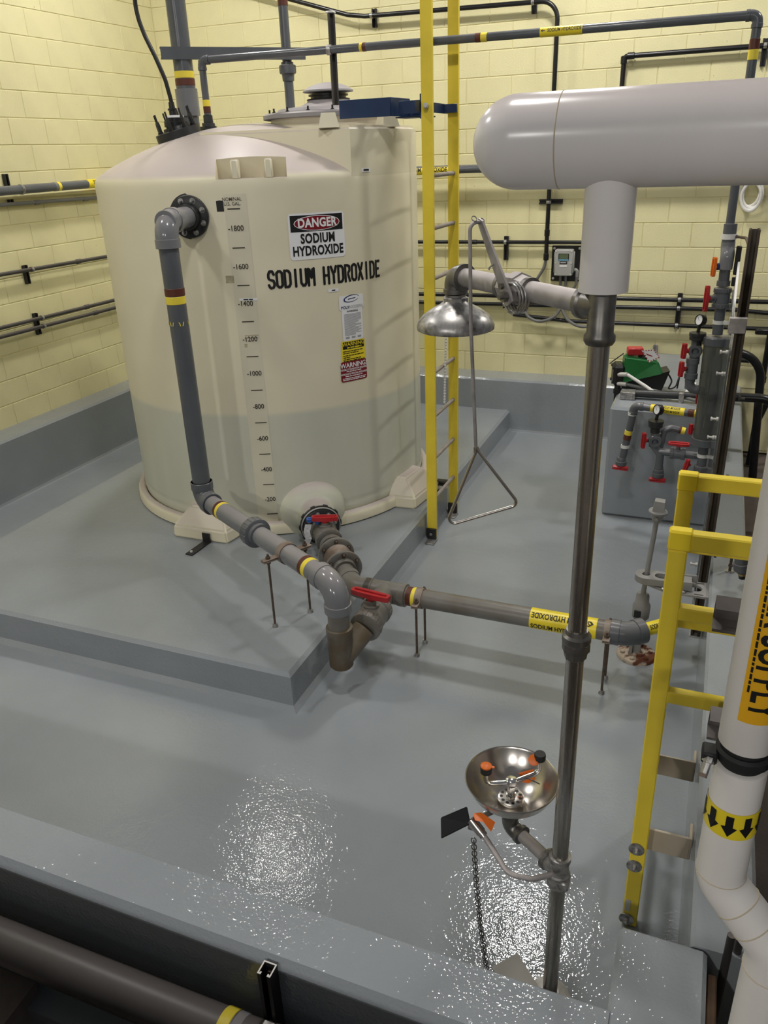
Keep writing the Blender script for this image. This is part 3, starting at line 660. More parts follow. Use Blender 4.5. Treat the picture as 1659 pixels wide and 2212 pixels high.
elbow(ov, ELB, fd, -Z_, r4, 'pvc_light', L=0.135, bend=0.085)
pb = V((DP.x, DP.y, UZ))
sleeve(ov, 'vertical_pipe', 'pvc', ELB-Z_*0.12, pb+Z_*0.06, r4)
bands(ov, ELB, pb, r4+0.0015, ((0.2115, 0.2385, 'band_brown'), (0.2385, 0.266, 'band_yellow')))
mb = MB()
for i in range(6):     # worn remnants of a marking tape
    a = 2*PI*i/6+0.35; o_ = V((DP.x, DP.y, 1.725)); d = V((math.cos(a), math.sin(a), 0)); t_ = V((-math.sin(a), math.cos(a), 0)); R5 = r4+0.001
    for s_ in (-1, 1): mb.add([o_+d*R5+t_*(s_*0.004)-Z_*0.012, o_+d*R5+t_*(s_*0.010)-Z_*0.010, o_+d*R5*0.975+t_*(s_*0.016)+Z_*0.014, o_+d*R5*0.975+t_*(s_*0.009)+Z_*0.008], [(0, 1, 2, 3)])
build(mb, 'tape_marks', 'band_yellow', ov, smooth=False)
hd = (E2-pb).normalized()
elbow(ov, pb, -Z_, hd, r4, 'pvc', L=0.12, bend=0.08)
LH = (E2-pb).length
sleeve(ov, 'horizontal_pipe', 'pvc_light', pb+hd*0.08, E2-hd*0.07, r4)
bands(ov, pb, E2, r4+0.0015, ((0.152, 0.170, 'band_brown'), (0.170, 0.190, 'band_yellow'), (0.807, 0.829, 'band_brown'), (0.829, 0.852, 'band_yellow')))
uc = pb+hd*(LH*0.445)
nut_ring(ov, uc, hd, 0.088, 0.075, 'pvc', 'union_nut', 18)
build(MB().lathe(uc+hd*0.03, hd, [(0, 0.068), (0.035, 0.068), (0.036, 0.06)], 28), 'union_end', 'pvc', ov)
elbow(ov, E2, hd, -Z_, r4, 'pvc_light', L=0.15, bend=0.10)
sleeve(ov, 'vertical_pipe', 'pvc_worn', E2-Z_*0.14, E2-Z_*0.30, r4)
WY = V((E2.x, E2.y, 0.0))
wyb = MB().lathe(WY+Z_*0.155, Z_, [(0, r4*1.0), (0.01, r4*1.13), (0.20, r4*1.17), (0.205, r4*1.24), (0.235, r4*1.24), (0.238, r4*1.05)], 28)
BV = V((4.045, -4.43, 0.315)); bdir = (V((4.04, -4.18, 0.335))-BV).normalized()
wyb.cyl(WY+Z_*0.205, BV-bdir*0.095, r4*1.12, n=24)
build(wyb, 'drain_wye', 'pvc_stained', ov)
# support stands made of a strap clamp on two threaded rods
def stand(label, pc, ax, rods, z0, r, plate=0.05):
    t = thing('pipe_support', label, 'pipe support', (pc[0], pc[1], z0), 'threaded-rod pipe supports')
    pc = V(pc); ax = V(ax).normalized()
    side = (rods[1]-rods[0]); side.z = 0; side.normalize()
    build(MB().lathe(pc-ax*0.02, ax, [(0, r+0.001), (0, r+0.006), (0.04, r+0.006), (0.04, r+0.001), (0, r+0.001)], 32, False, False), 'strap', 'rusty_steel', t)
    pz = rods[2]
    for s_, rp in ((-1, rods[0]), (1, rods[1])):
        a = pc+side*(s_*(r+0.004)); a.z = pz; b = V((rp.x, rp.y, pz))+side*(s_*0.035)
        mid = (a+b)/2; Lp = (b-a).length; d = (b-a).normalized()
        build(MB().box(mid+Z_*0.004, (Lp, 0.036, 0.006), (d, d.cross(Z_), Z_), 0.001).box(mid-Z_*0.006, (Lp, 0.036, 0.006), (d, d.cross(Z_), Z_), 0.001), 'clamp_plate', 'rusty_steel', t)
        build(MB().cyl((rp.x, rp.y, z0), (rp.x, rp.y, pz+0.035), 0.0065, n=10), 'threaded_rod', 'rod_steel', t)
        for zz in (pz+0.008, pz-0.022): build(MB().lathe((rp.x, rp.y, zz), Z_, [(0, 0.013), (0.012, 0.013)], 6), 'nut', 'rod_steel', t, ang=20)
        build(MB().lathe((rp.x, rp.y, z0), Z_, [(0, 0.017), (0.012, 0.014), (0.02, 0.012), (0.02, 0.007)], 12), 'rod_foot', 'galvanised', t)
    return t
ra, rb = V((3.514, -4.512, 0)), V((3.615, -4.367, 0)); cm = (ra+rb)/2
tpar = (cm-pb); tpar.z = 0; pcA = pb+hd*tpar.dot(hd)
sd = V((-hd.y, hd.x, 0))
stand('threaded-rod support on the raised pad under the overflow pipe', pcA, hd, (pcA-sd*0.115, pcA+sd*0.115, 0.628), PAD, r4)
# ------------------------------------------------------------------ outlet line
TE = V((4.034, -4.18, 0.335)); rT = 0.052
ol = thing('outlet_valve', 'grey ball valve with red handle bolted to the low outlet of the tank', 'valve', (3.40, -3.65, PAD))
od = rad(OT); o0 = pol(1.312, OT, OZ)
fl = build(MB().lathe(o0-od*0.004, od, [(0, 0.135), (0.012, 0.138), (0.022, 0.138), (0.026, 0.128), (0.028, 0.122), (0.042, 0.122), (0.045, 0.118)], 40), 'flange', 'pvc_black', ol)
build(MB().lathe(o0+od*0.018, od, [(0, 0.132), (0.0, 0.127), (0.014, 0.127), (0.014, 0.132), (0, 0.132)], 36, False, False), 'flange_ring', 'cut_steel', ol)
bolts_on(fl, o0+od*0.04, od, 0.095, 8, 0.011, 0.016, 'galvanised', a0=0.2)
u_, v_, w_ = frame(od)
for i in range(10):
    a = 2*PI*i/10; d = u_*math.cos(a)+v_*math.sin(a); t_ = -u_*math.sin(a)+v_*math.cos(a)
    build(MB().box(o0+od*0.006+d*0.136, (0.016, 0.032, 0.016), (d, t_, od), 0.003), 'flange_tab', 'pvc_black', fl)
vc = o0+od*0.185
ball_valve(ol, vc, od, Z_, V((0.94, 0.34, 0)), rT, 'pvc_worn', hl=0.085, sh=0.112, nuts=True, hw=0.05)
tri_handle(ol, vc+Z_*0.105-V((0.055, 0.0, 0.004)), Z_, V((0.85, 0.5, 0)), 0.07, 0.045, 'blue_plastic', 'lockout_clip', 0.02)
tb = vc+Z_*0.10-V((0.085, 0.075, 0))
mb = MB(); pts = [(0.0, 0, 0), (-0.012, -0.01, -0.05), (0.004, -0.02, -0.09), (-0.018, -0.03, -0.14)]
for a, b in zip(pts, pts[1:]): mb.add([tb+V(a)-V((0.02, 0, 0)), tb+V(a)+V((0.02, 0.012, 0)), tb+V(b)+V((0.02, 0.012, 0)), tb+V(b)-V((0.02, 0, 0))], [(0, 1, 2, 3)])
build(mb, 'tag', 'foil', ol, smooth=False)
# flexible joint between two bolted flanges
fj = thing('flanged_joint', 'short joint of two bolted grey flanges behind the outlet valve', 'pipe joint', (3.64, -3.96, PAD))
d1 = pol(1.60, OT, OZ); sleeve(fj, 'pipe_stub', 'pvc_worn', d1-od*0.03, pol(2.12, OT, OZ), rT)
build(MB().lathe(d1+od*0.04, od, [(0, 0.075), (0.05, 0.082), (0.052, 0.066)], 28), 'coupling', 'pvc_worn', fj)
for k, s0 in enumerate((0.155, 0.345)):
    fo = build(MB().lathe(d1+od*s0, od, [(-0.03, 0.066), (0, 0.07), (0.004, 0.072), (0.006, 0.108), (0.01, 0.112), (0.026, 0.112), (0.03, 0.108), (0.032, 0.073), (0.06, 0.067)], 36), 'flange', 'pvc_worn', fj)
    bolts_on(fo, d1+od*(s0+0.029), od, 0.09, 6, 0.010, 0.014, 'rod_steel', a0=0.5)
build(MB().lathe(d1+od*0.19, od, [(0, 0.06), (0.02, 0.085), (0.05, 0.066), (0.08, 0.09), (0.11, 0.066), (0.135, 0.085), (0.155, 0.06)], 28), 'bellows', 'rusty_steel', fj)
# transfer line along X
tl = thing('transfer_pipe', 'grey pipe with yellow sodium hydroxide label running low across the basin floor', 'pipe', (4.6, -4.18, 0))
ek = V((o0.x+od.x*((-4.18-o0.y)/od.y), -4.18, OZ)); ek = V((ek.x, -4.18, OZ))
elbow(tl, ek, od, X_, rT, 'pvc_worn', L=0.115, bend=0.12)
tee(tl, TE, X_, -Y_, rT, 'pvc_worn', L=0.12)
EC = V((5.335, -4.19, 0.335))
pipe_d = (EC-TE).normalized()
sleeve(tl, 'pipe', 'pvc_worn', TE+pipe_d*0.1, EC-pipe_d*0.05, rT)
bands(tl, TE, EC, rT+0.0015, ((0.098, 0.121, 'band_brown'), (0.121, 0.146, 'band_yellow')))
l0, l1 = TE.lerp(EC, 0.625), TE.lerp(EC, 0.885)
lb = build(MB().rod(l0, l1, rT+0.002, 28, 0.03), 'pipe_label', 'label_yellow', tl)
lc = (l0+l1)/2
for dy, dz, s_ in ((-0.62, 0.78, -1), (-0.96, -0.28, 1)):
    pipe_text(lb, 'SODIUM HYDROXIDE', 0.029, lc-X_*0.012, X_*s_, V((0, dy, dz)), rT+0.0035, 'ink', 0.72, 0.02)
mb = MB(); oc = V((0, -0.6, 0.8)); up = oc.cross(X_)
def onp(x, y): a = y/(rT+0.0035); return l1-X_*0.03+X_*x+(oc*math.cos(a)+up*math.sin(a))*(rT+0.0035)
mb.add([onp(0.014, 0), onp(-0.004, 0.016), onp(-0.004, -0.016)], [(0, 1, 2)]); build(mb, 'arrow_mark', 'ink', lb, smooth=False)
ud = V((0.78, 0.62, 0.06)).normalized()
elbow(tl, EC, X_, ud, rT, 'pvc', L=0.085, bend=0.10)
# the thinner branch continues to the curb behind the ladder
a_ = EC+ud*0.08; b_ = EC+ud*0.44
sleeve(tl, 'branch_pipe', 'pvc', a_, b_, 0.032)
l2 = build(MB().rod(a_+ud*0.012, a_+ud*0.26, 0.034, 24, 0.03), 'pipe_label', 'label_yellow', tl)
pipe_text(l2, 'SODIUM HYDROXIDE', 0.024, a_+ud*0.118, ud, V((0.2, -0.75, 0.65)), 0.0352, 'ink', 0.52, 0.02)
stand('threaded-rod support on the floor beside the tee of the transfer pipe', (4.235, -4.181, 0.335), X_, (V((4.235, -4.25, 0)), V((4.235, -4.112, 0)), 0.333), 0.0, rT)
stand('threaded-rod support on the floor at the elbow of the transfer pipe', (5.24, -4.189, 0.335), X_, (V((5.24, -4.258, 0)), V((5.24, -4.12, 0)), 0.333), 0.0, rT)
# drain valve from the tee to the wye
dv = thing('drain_valve', 'brown-stained ball valve with red handle between tee and drain wye', 'valve', (BV.x, BV.y, 0))
ball_valve(dv, BV+bdir*0.01, bdir, Z_, X_+Y_*(-0.12), rT, 'pvc_worn', hl=0.112, sh=0.125, nuts=True, hw=0.05)
sleeve(dv, 'pipe_stub', 'pvc_worn', BV+bdir*0.10, TE-Y_*0.11, rT)
# black anchor strap on the tank lug
an = thing('anchor_bracket', 'black steel anchor strap bolted to the pad at the tank lug', 'bracket', pol(1.30, LUGA, PAD))
p0 = hz((447, 1172), PAD); p0 = V((p0.x, p0.y, PAD)); p1 = hz((408, 1200), PAD); d = (p1-p0).normalized(); s_ = V((-d.y, d.x, 0))
build(MB().box((p0+p1)/2+Z_*0.005, ((p1-p0).length, 0.055, 0.01), (d, s_, Z_), 0.002), 'foot_plate', 'strut_black', an)
build(MB().box(p0+Z_*0.035, (0.01, 0.06, 0.07), (d, s_, Z_), 0.002), 'upright_plate', 'strut_black', an)
build(MB().lathe(p1-d*0.03+Z_*0.01, Z_, [(0, 0.010), (0.009, 0.010), (0.011, 0.006)], 6), 'bolt', 'cut_steel', an, ang=20)
an2 = thing('anchor_bracket', 'grey strut bracket between the tank lug and the tank ladder', 'bracket', (3.70, -2.45, PAD))
q0, q1 = V((3.62, -2.40, PAD+0.06)), V((3.83, -2.40, PAD+0.06))
build(MB().channel(q0, q1, -Y_), 'arm', 'strut_dark', an2)
build(MB().box((3.64, -2.40, PAD+0.03), (0.04, 0.05, 0.06), bev=0.003), 'foot_plate', 'strut_dark', an2)
# ------------------------------------------------------------------ tank-top pipes
DZ = lambda x, y: domez(math.hypot(x-TX, y-TY))
FP = V((2.14, -2.505, 0)); TOPZ, TOPY = 3.175, -2.46; RX = 5.562; r2 = 0.0235
tf = thing('tank_feed_pipe', 'slim grey pipe high across the room from the dosing skid to the tank top', 'pipe', (FP.x, FP.y, DZ(FP.x, FP.y)))
z0 = DZ(FP.x, FP.y)
build(MB().lathe((FP.x, FP.y, z0-0.02), Z_, [(0, 0.075), (0.028, 0.075), (0.03, 0.055), (0.042, 0.055), (0.045, 0.045), (0.062, 0.043), (0.064, 0.034), (0.11, 0.032), (0.115, 0.026)], 8), 'tank_fitting', 'pvc_black', tf, ang=25)
top0 = V((FP.x, FP.y, TOPZ)); top1 = V((RX, TOPY, TOPZ-0.02)); td = (top1-top0).normalized()
sleeve(tf, 'riser', 'pvc', (FP.x, FP.y, z0+0.09), top0, r2)
bands(tf, (FP.x, FP.y, z0), top0, r2+0.0015, ((0.25, 0.345, 'band_brown'), (0.345, 0.44, 'band_yellow')))
elbow(tf, top0, Z_, td, r2, 'pvc', L=0.06, bend=0.035)
sleeve(tf, 'long_pipe', 'pvc', top0+td*0.04, top1-td*0.04, r2)
bands(tf, top0, top1, r2+0.0015, ((0.337, 0.3425, 'band_yellow'), (0.343, 0.3495, 'band_brown'), (0.553, 0.563, 'band_brown'), (0.563, 0.574, 'band_yellow')))
lA, lB = top0.lerp(top1, 0.665), top0.lerp(top1, 0.735)
lb = build(MB().rod(lA, lB, r2+0.002, 24, 0.03), 'pipe_label', 'label_yellow', tf)
pipe_text(lb, 'SODIUM HYDROXIDE', 0.018, (lA+lB)/2+td*0.02, td, V((0, -0.97, 0.22)), r2+0.003, 'ink', 0.75, 0.02)
mb = MB(); oc = V((0, -0.97, 0.22)).normalized(); up = oc.cross(td)
def onq(x, y): a = y/(r2+0.003); return lA+td*0.018+td*x+(oc*math.cos(a)+up*math.sin(a))*(r2+0.003)
mb.add([onq(-0.012, 0), onq(0.0, 0.008), onq(0.0, -0.008)], [(0, 1, 2)]); mb.add([onq(0.0, 0.002), onq(0.012, 0.002), onq(0.012, -0.002), onq(0.0, -0.002)], [(0, 1, 2, 3)]); build(mb, 'arrow_mark', 'ink', lb, smooth=False)
elbow(tf, top1, td, -Z_, r2, 'pvc', L=0.06, bend=0.035)
rb_ = V((RX, TOPY, 2.06)); sleeve(tf, 'riser', 'pvc', top1-Z_*0.04, rb_, r2+0.001)
bands(tf, top1, rb_, r2+0.003, ((0.10, 0.145, 'band_brown'), (0.145, 0.19, 'band_yellow')))
# strut that carries it, standing on the lid
sp = V((3.085, -2.455, 0))
us = thing('strut_post', 'short dark slotted strut standing beside the manway lid to carry the feed pipe', 'strut', (sp.x, sp.y, PZ))
build(MB().channel((sp.x, sp.y+0.005, PZ+0.09), (sp.x, sp.y+0.005, 3.37), X_*0.55-Y_*0.85), 'channel', 'strut_dark', us)
build(MB().box((sp.x+0.005, sp.y-0.005, 3.375), (0.05, 0.05, 0.012), bev=0.003), 'end_cap', 'white_tube', us)
build(MB().lathe(top0.lerp(top1, (sp.x-FP.x)/(RX-FP.x))-td*0.015, td, [(0, r2), (0, r2+0.006), (0.03, r2+0.006), (0.03, r2)], 20, False, False), 'pipe_clamp', 'galvanised', us)
# big vent pipe
VP = hp((407, 235), (1.95, -2.42, 2.9), (FWD.x, FWD.y, 0)); VP.z = 0; vz0 = DZ(VP.x, VP.y); rv = 0.066
vp = thing('vent_pipe', 'wide grey vent pipe rising from the tank dome with yellow and brown bands', 'pipe', (VP.x, VP.y, vz0))
build(MB().lathe((VP.x, VP.y, vz0-0.05), Z_, [(0, 0.125), (0.075, 0.125), (0.08, 0.09), (0.12, 0.085)], 32), 'flange', 'pvc_black', vp)
bolts_on(vp, (VP.x, VP.y, vz0+0.02), Z_, 0.105, 8, 0.011, 0.045, 'black_plastic')
sleeve(vp, 'pipe', 'pvc', (VP.x, VP.y, vz0+0.02), (VP.x, VP.y, 4.5), rv)
zc = hp((404, 222), VP, (FWD.x, FWD.y, 0)).z
build(MB().lathe((VP.x, VP.y, zc-0.085), Z_, [(0, rv*1.18), (0.17, rv*1.18), (0.172, rv)], 32), 'coupling', 'pvc_light', vp)
zb_ = hp((398, 175), VP, (FWD.x, FWD.y, 0)).z; zy = hp((397, 163), VP, (FWD.x, FWD.y, 0)).z
sleeve(vp, 'color_band', 'band_yellow', (VP.x, VP.y, zy-0.02), (VP.x, VP.y, zy+0.025), rv+0.002); sleeve(vp, 'color_band', 'band_brown', (VP.x, VP.y, zy-0.066), (VP.x, VP.y, zy-0.021), rv+0.002)
# level sensor flange with cable
SP_ = V((2.085, -2.79, 0)); sz0 = DZ(SP_.x, SP_.y); nrm = V((SP_.x-TX, SP_.y-TY, 0))*(2*0.29/1.21)+Z_; nrm.normalize(); sc = V((SP_.x, SP_.y, sz0))
ls = thing('level_sensor', 'black bolted flange with level sensor and cable on the tank dome', 'sensor', sc)
build(MB().lathe(sc-nrm*0.015, nrm, [(0, 0.15), (0.05, 0.15), (0.054, 0.14), (0.056, 0.09), (0.075, 0.085)], 36), 'flange', 'pvc_black', ls)
bolts_on(ls, sc+nrm*0.036, nrm, 0.12, 8, 0.012, 0.075, 'black_plastic', a0=0.3)
build(MB().lathe(sc+nrm*0.055, Z_, [(0, 0.075), (0.03, 0.075), (0.035, 0.06), (0.055, 0.06)], 28), 'sensor_base', 'black_plastic', ls)
build(MB().lathe(sc+nrm*0.055+Z_*0.055, Z_, [(0, 0.058), (0.012, 0.058), (0.014, 0.05)], 28), 'sensor_ring', 'white_sticker', ls)
cb = hp((375, 250), SP_, (FWD.x, FWD.y, 0)); ctop = [hp(q, SP_, (FWD.x, FWD.y, 0)) for q in ((369, 215), (357, 172), (335, 122), (313, 78), (300, 45), (292, 12), (289, -40), (288, -110), (289, -260))]
build(MB().lathe(cb-Z_*0.03, (ctop[0]-cb), [(0, 0.026), (0.06, 0.024), (0.064, 0.030), (0.072, 0.030), (0.076, 0.02), (0.11, 0.018), (0.112, 0.012)], 20), 'cable_gland', 'black_plastic', ls)
build(MB().tube([cb]+ctop, 0.0135, 12, 0.35, 5), 'cable', 'conduit', ls)
# second riser at the back of the tank
zq = hp((400, 117), VP, (FWD.x, FWD.y, 0)).z; B2 = hz((619, 118), zq); B2.z = 0; b20 = DZ(B2.x, B2.y); rb2 = 0.034
br = thing('fill_pipe', 'grey fill pipe with a union nut rising behind the manway lid', 'pipe', (B2.x, B2.y, b20))
sleeve(br, 'pipe', 'pvc', (B2.x, B2.y, b20-0.03), (B2.x, B2.y, 4.4), rb2)
uz = hp((622, 150), B2, (FWD.x, FWD.y, 0)).z
nut_ring(br, (B2.x, B2.y, uz), Z_, 0.062, 0.06, 'pvc', ribs=14); build(MB().lathe((B2.x, B2.y, uz-0.075), Z_, [(0, 0.042), (0.05, 0.046), (0.12, 0.044)], 20), 'union_end', 'pvc', br)
zbb = hp((610, 6), B2, (FWD.x, FWD.y, 0)).z; sleeve(br, 'color_band', 'band_brown', (B2.x, B2.y, zbb-0.02), (B2.x, B2.y, zbb+0.06), rb2+0.0015)
ch = thing('strut_channel', 'long grey strut channel tying the vent pipe to the fill pipe', 'strut', (VP.x, VP.y, 3.2))
dd = (V((B2.x, B2.y, zq))-V((VP.x, VP.y, zq))).normalized(); sd_ = V((dd.y, -dd.x, 0))
build(MB().channel(V((VP.x, VP.y, zq))-dd*0.15+sd_*(rv+0.004), V((B2.x, B2.y, zq))+dd*0.12+sd_*(rv+0.004), -sd_, 0.075, 0.03), 'channel', 'pvc', ch)
# ------------------------------------------------------------------ tank ladder
ld = thing('tank_ladder', 'tall yellow fibreglass ladder with grey rungs fixed beside the tank', 'ladder', (3.85, -2.61, 0))
for y, x in ((-2.85, 3.846), (-2.37, 3.856)):
    build(MB().channel((x, y+0.012, 0.02), (x, y+0.012, 4.15), Y_ if y > -2.6 else Y_, 0.068, 0.026, 0.006, 0.004), 'rail', 'ladder_yellow', ld, smooth=False)
    build(MB().box((x, y+0.005, 0.045), (0.072, 0.02, 0.09), bev=0.002), 'rail_shoe', 'strut_black', ld)
    build(MB().box((x+0.01, y-0.035, 0.006), (0.07, 0.09, 0.01), bev=0.002), 'foot_clip', 'galvanised', ld)
    build(MB().lathe((x, y-0.006, 0.05), -Y_, [(0, 0.011), (0.008, 0.011), (0.01, 0.007)], 6), 'bolt', 'galvanised', ld, ang=20)
for k in range(8):
    z = 0.305+0.3035*k
    build(MB().cyl((3.852, -2.831, z), (3.858, -2.356, z), 0.0135, n=14), 'rung', 'rung_grey', ld)
bk = thing('ladder_bracket', 'dark blue steel bracket holding the ladder to the tank top', 'bracket', (3.5, -2.7, PZ))
def plate(parent, a, b, h, th=0.008, name='plate', mt='blue_paint'):
    a = V(a); b = V(b); d = (b-a); d.z = 0; L = d.length; d = d/L; n_ = V((-d.y, d.x, 0))
    return build(MB().box((a+b)/2, (L, th, h), (d, n_, Z_), 0.0015), name, mt, parent)
bz = 2.805
plate(bk, (3.803, -2.93, bz), (3.803, -2.30, bz), 0.055)
plate(bk, (3.30, -2.86, bz+0.005), (3.63, -2.86, bz+0.005), 0.10)
plate(bk, (3.63, -2.86, bz+0.005), (3.66, -2.62, bz+0.005), 0.10)
plate(bk, (3.64, -2.60, bz-0.005), (3.80, -2.60, bz-0.005), 0.095)
build(MB().box((3.72, -2.68, bz-0.05), (0.20, 0.16, 0.008), bev=0.001), 'shelf_plate', 'blue_paint', bk)
plate(bk, (3.66, -2.80, bz), (3.81, -2.80, bz), 0.07)
build(MB().box((3.805, -2.82, bz), (0.012, 0.012, 0.13), bev=0.001), 'end_plate', 'blue_paint', bk)
for y in (-2.85, -2.37): build(MB().lathe((3.846, y, bz), -Y_, [(0, 0.016), (0.006, 0.016), (0.006, 0.011), (0.014, 0.011)], 12), 'bolt', 'cut_steel', bk)
plate(bk, (3.80, -2.383, bz), (3.89, -2.383, bz), 0.05)
# hanging chain on the ladder
a_, b_ = hy((963, 722), -2.60), hy((960, 872), -2.60); chn = MB(); n = 24
for i in range(n): p = a_.lerp(b_, (i+0.5)/n); chn.ball(p, 0.0085, 8, 5, (1, 1, 1.5))
chn.cyl(a_+Z_*0.16, b_, 0.003, n=6)
tag(build(chn, 'safety_chain', 'white_tube'), 'thin white plastic chain hanging on the tank ladder', 'chain')

# ------------------------------------------------------------------ ladder with handrails over the right-hand curb
lr = thing('access_ladder', 'yellow square-tube ladder with handrails climbing out over the curb', 'ladder', (5.515, -5.35, 0))
PXX, TH = 5.517, 0.052
for y in (-5.57, -5.12):
    build(MB().box((PXX, y, 0.76), (TH, TH*0.75, 1.51), bev=0.004), 'post', 'ladder_yellow', lr, ang=30)
    build(MB().box((PXX+0.003, y, 1.545), (TH+0.012, TH*0.8, 0.062), bev=0.006), 'corner_cap', 'ladder_cap', lr, ang=30)
    build(MB().box((PXX+0.44, y, 1.545), (0.82, TH*0.75, TH), bev=0.004), 'top_rail', 'ladder_yellow', lr, ang=30)
    for z in (1.312, 1.015): build(MB().box((PXX+0.415, y, z), (0.83, TH*0.7, 0.042), bev=0.004), 'side_rail', 'ladder_yellow', lr, ang=30)
    build(MB().box((PXX+0.83, y, 0.76), (TH, TH*0.75, 1.75), bev=0.004), 'post', 'ladder_yellow', lr, ang=30)
for z in (0.25, 0.55, 0.85, 1.15): build(MB().cyl((PXX, -5.56, z), (PXX, -5.13, z), 0.015, n=12), 'rung', 'rung_grey', lr)
for y, z in ((-5.555, 0.375), (-5.125, 0.34)):
    br_ = MB().box((PXX+0.075, y+0.028, z), (0.17, 0.010, 0.095), bev=0.002)
    br_.tube([(PXX+0.155, y+0.028, z), (PXX+0.163, y+0.031, z)], 0.003, 6)
    br_.box((PXX+0.160, y+0.062, z), (0.010, 0.075, 0.095), bev=0.002)
    build(br_, 'wall_bracket', 'frp_tan', lr)
    build(MB().lathe((PXX+0.154, y+0.075, z-0.015), -X_, [(0, 0.012), (0.01, 0.012), (0.014, 0.007), (0.02, 0.007)], 6), 'bolt', 'galvanised', lr, ang=20)
yf = -5.57-TH*0.375
for q in ((1375, 1834), (1370, 1870), (1353, 1984)):
    p = hy(q, yf); build(MB().lathe(p, -Y_, [(0, 0.026), (0.004, 0.026)], 20), 'washer', 'galvanised', lr); build(MB().lathe(p-Y_*0.004, -Y_, [(0, 0.009), (0.01, 0.009), (0.01, 0.005), (0.02, 0.005)], 6), 'bolt', 'galvanised', lr, ang=20)
p = hy((1356, 1955), yf); build(MB().box(p-Y_*0.001, (0.017, 0.002, 0.055), bev=0.0005), 'adjusting_slot', 'cut_steel', lr)
for q, L in (((1548, 1310), 0.30), ((1536, 1545), 0.26)):
    p = hy(q, -5.66); ob = build(MB().channel(p-X_*0.005, p+X_*L, -Y_-Z_*0.25, 0.085, 0.055, 0.006, 0.012), 'support_arm', 'arm_grey'); tag(ob, 'grey channel arm between access ladder and white supply pipe, %s' % ('at the ladder middle rail' if L > 0.28 else 'below the ladder lower rail'), 'bracket')
# ------------------------------------------------------------------ emergency shower and eyewash on one standpipe
SPX, SPY = 5.303, -5.95; sp0 = V((SPX, SPY, 0)); rp = 0.0235; AZ = 2.247
sh = thing('emergency_shower', 'steel emergency shower standpipe with shower head, pull handle and eyewash bowl', 'shower', (SPX, SPY, 0))
def sl(z): return V((SPX, SPY, z))
sleeve(sh, 'standpipe', 'steel_pipe', sl(0), sl(0.55), rp, 32); sleeve(sh, 'standpipe', 'steel_pipe', sl(0.62), sl(1.37), rp, 32); sleeve(sh, 'standpipe', 'steel_pipe', sl(1.42), sl(2.20), rp, 32)
build(MB().lathe(sl(0), Z_, [(0, 0.07), (0.008, 0.07), (0.012, 0.035), (0.03, 0.03)], 28), 'floor_flange', 'cast_steel', sh)
build(MB().lathe(sl(1.350), Z_, [(0, 0.029), (0.02, 0.031), (0.022, 0.036), (0.045, 0.036), (0.047, 0.031)], 8).lathe(sl(1.395), Z_, [(0, 0.034), (0.006, 0.037), (0.022, 0.037), (0.028, 0.030), (0.04, 0.028)], 28), 'pipe_union', 'cast_steel', sh, ang=25)
ad = V((4.857-5.303, -5.555+5.95, 0)).normalized(); AL = 0.598; eh = sl(AZ)+ad*AL
tm = MB().lathe(sl(2.165), Z_, [(0, 0.029), (0.008, 0.034), (0.020, 0.034), (0.026, 0.029), (0.12, 0.029), (0.125, 0.024)], 28); tm.lathe(sl(AZ), ad, [(0, 0.029), (0.045, 0.031), (0.050, 0.036), (0.062, 0.036), (0.064, 0.027)], 28)
build(tm, 'top_tee', 'cast_steel', sh)
sleeve(sh, 'shower_arm', 'galv_dusty', sl(AZ)+ad*0.05, eh-ad*0.02, 0.0245, 28)
# ball valve in the arm
vv = sl(AZ)+ad*0.315; nv = V((ad.y, -ad.x, 0)); nv = nv if nv.dot(CAM-vv) > 0 else -nv
build(MB().lathe(vv-ad*0.055, ad, [(0, 0.027), (0.012, 0.033), (0.03, 0.036), (0.032, 0.040), (0.062, 0.040), (0.064, 0.034), (0.10, 0.032), (0.105, 0.026)], 8), 'valve_body', 'galv_dusty', sh, ang=20)
build(MB().lathe(vv-ad*0.065, ad, [(0, 0.026), (0.002, 0.032), (0.016, 0.032), (0.018, 0.026)], 28).lathe(vv+ad*0.045, ad, [(0, 0.026), (0.002, 0.031), (0.014, 0.031), (0.016, 0.026)], 28), 'valve_collar', 'cast_steel', sh)
vs = hp((1098, 640), vv+nv*0.05, nv)
build(MB().cyl(vv+ad*0.02, vs+nv*0.01, 0.012, n=14), 'valve_stem', 'cast_steel', sh)
vlt = hp((1040, 478), vs, nv); ldir = (vlt-vs).normalized(); lsd = ldir.cross(nv)
build(MB().prism([(-0.02, -0.012), (0.0, -0.017), (0.06, -0.014), ((vlt-vs).length-0.005, -0.0095), ((vlt-vs).length+0.009, 0), ((vlt-vs).length-0.005, 0.0095), (0.06, 0.014), (0.0, 0.017), (-0.02, 0.012)], vs, ldir, lsd, nv, 0.006), 'lever', 'galv_dusty', sh, ang=30)
build(MB().lathe(vs+nv*0.006, nv, [(0, 0.013), (0.012, 0.013)], 6).cyl(vs+nv*0.018, vs+nv*0.028, 0.006, n=10), 'lever_nut', 'cast_steel', sh, ang=20)
build(MB().lathe(vs+nv*0.006+ldir*0.028, nv, [(0, 0.008), (0.008, 0.008)], 6), 'lever_nut', 'cast_steel', sh, ang=20)
spr = MB(); cpts = []
for i in range(61):
    a = 2*PI*i/15; cpts.append(vs-nv*(0.006+0.034*i/60)+(ldir*math.cos(a)+lsd*math.sin(a))*0.036-Z_*0.006)
spr.tube(cpts, 0.0028, 8); build(spr, 'return_spring', 'galvanised', sh)
pm = hp((1069, 574), vs, nv); build(MB().tube([pm-lsd*0.016+nv*0.008, pm-lsd*0.006+nv*0.012, pm+lsd*0.008+nv*0.009], 0.0022, 6, 0.004, 3), 'spring_hook', 'galvanised', sh)
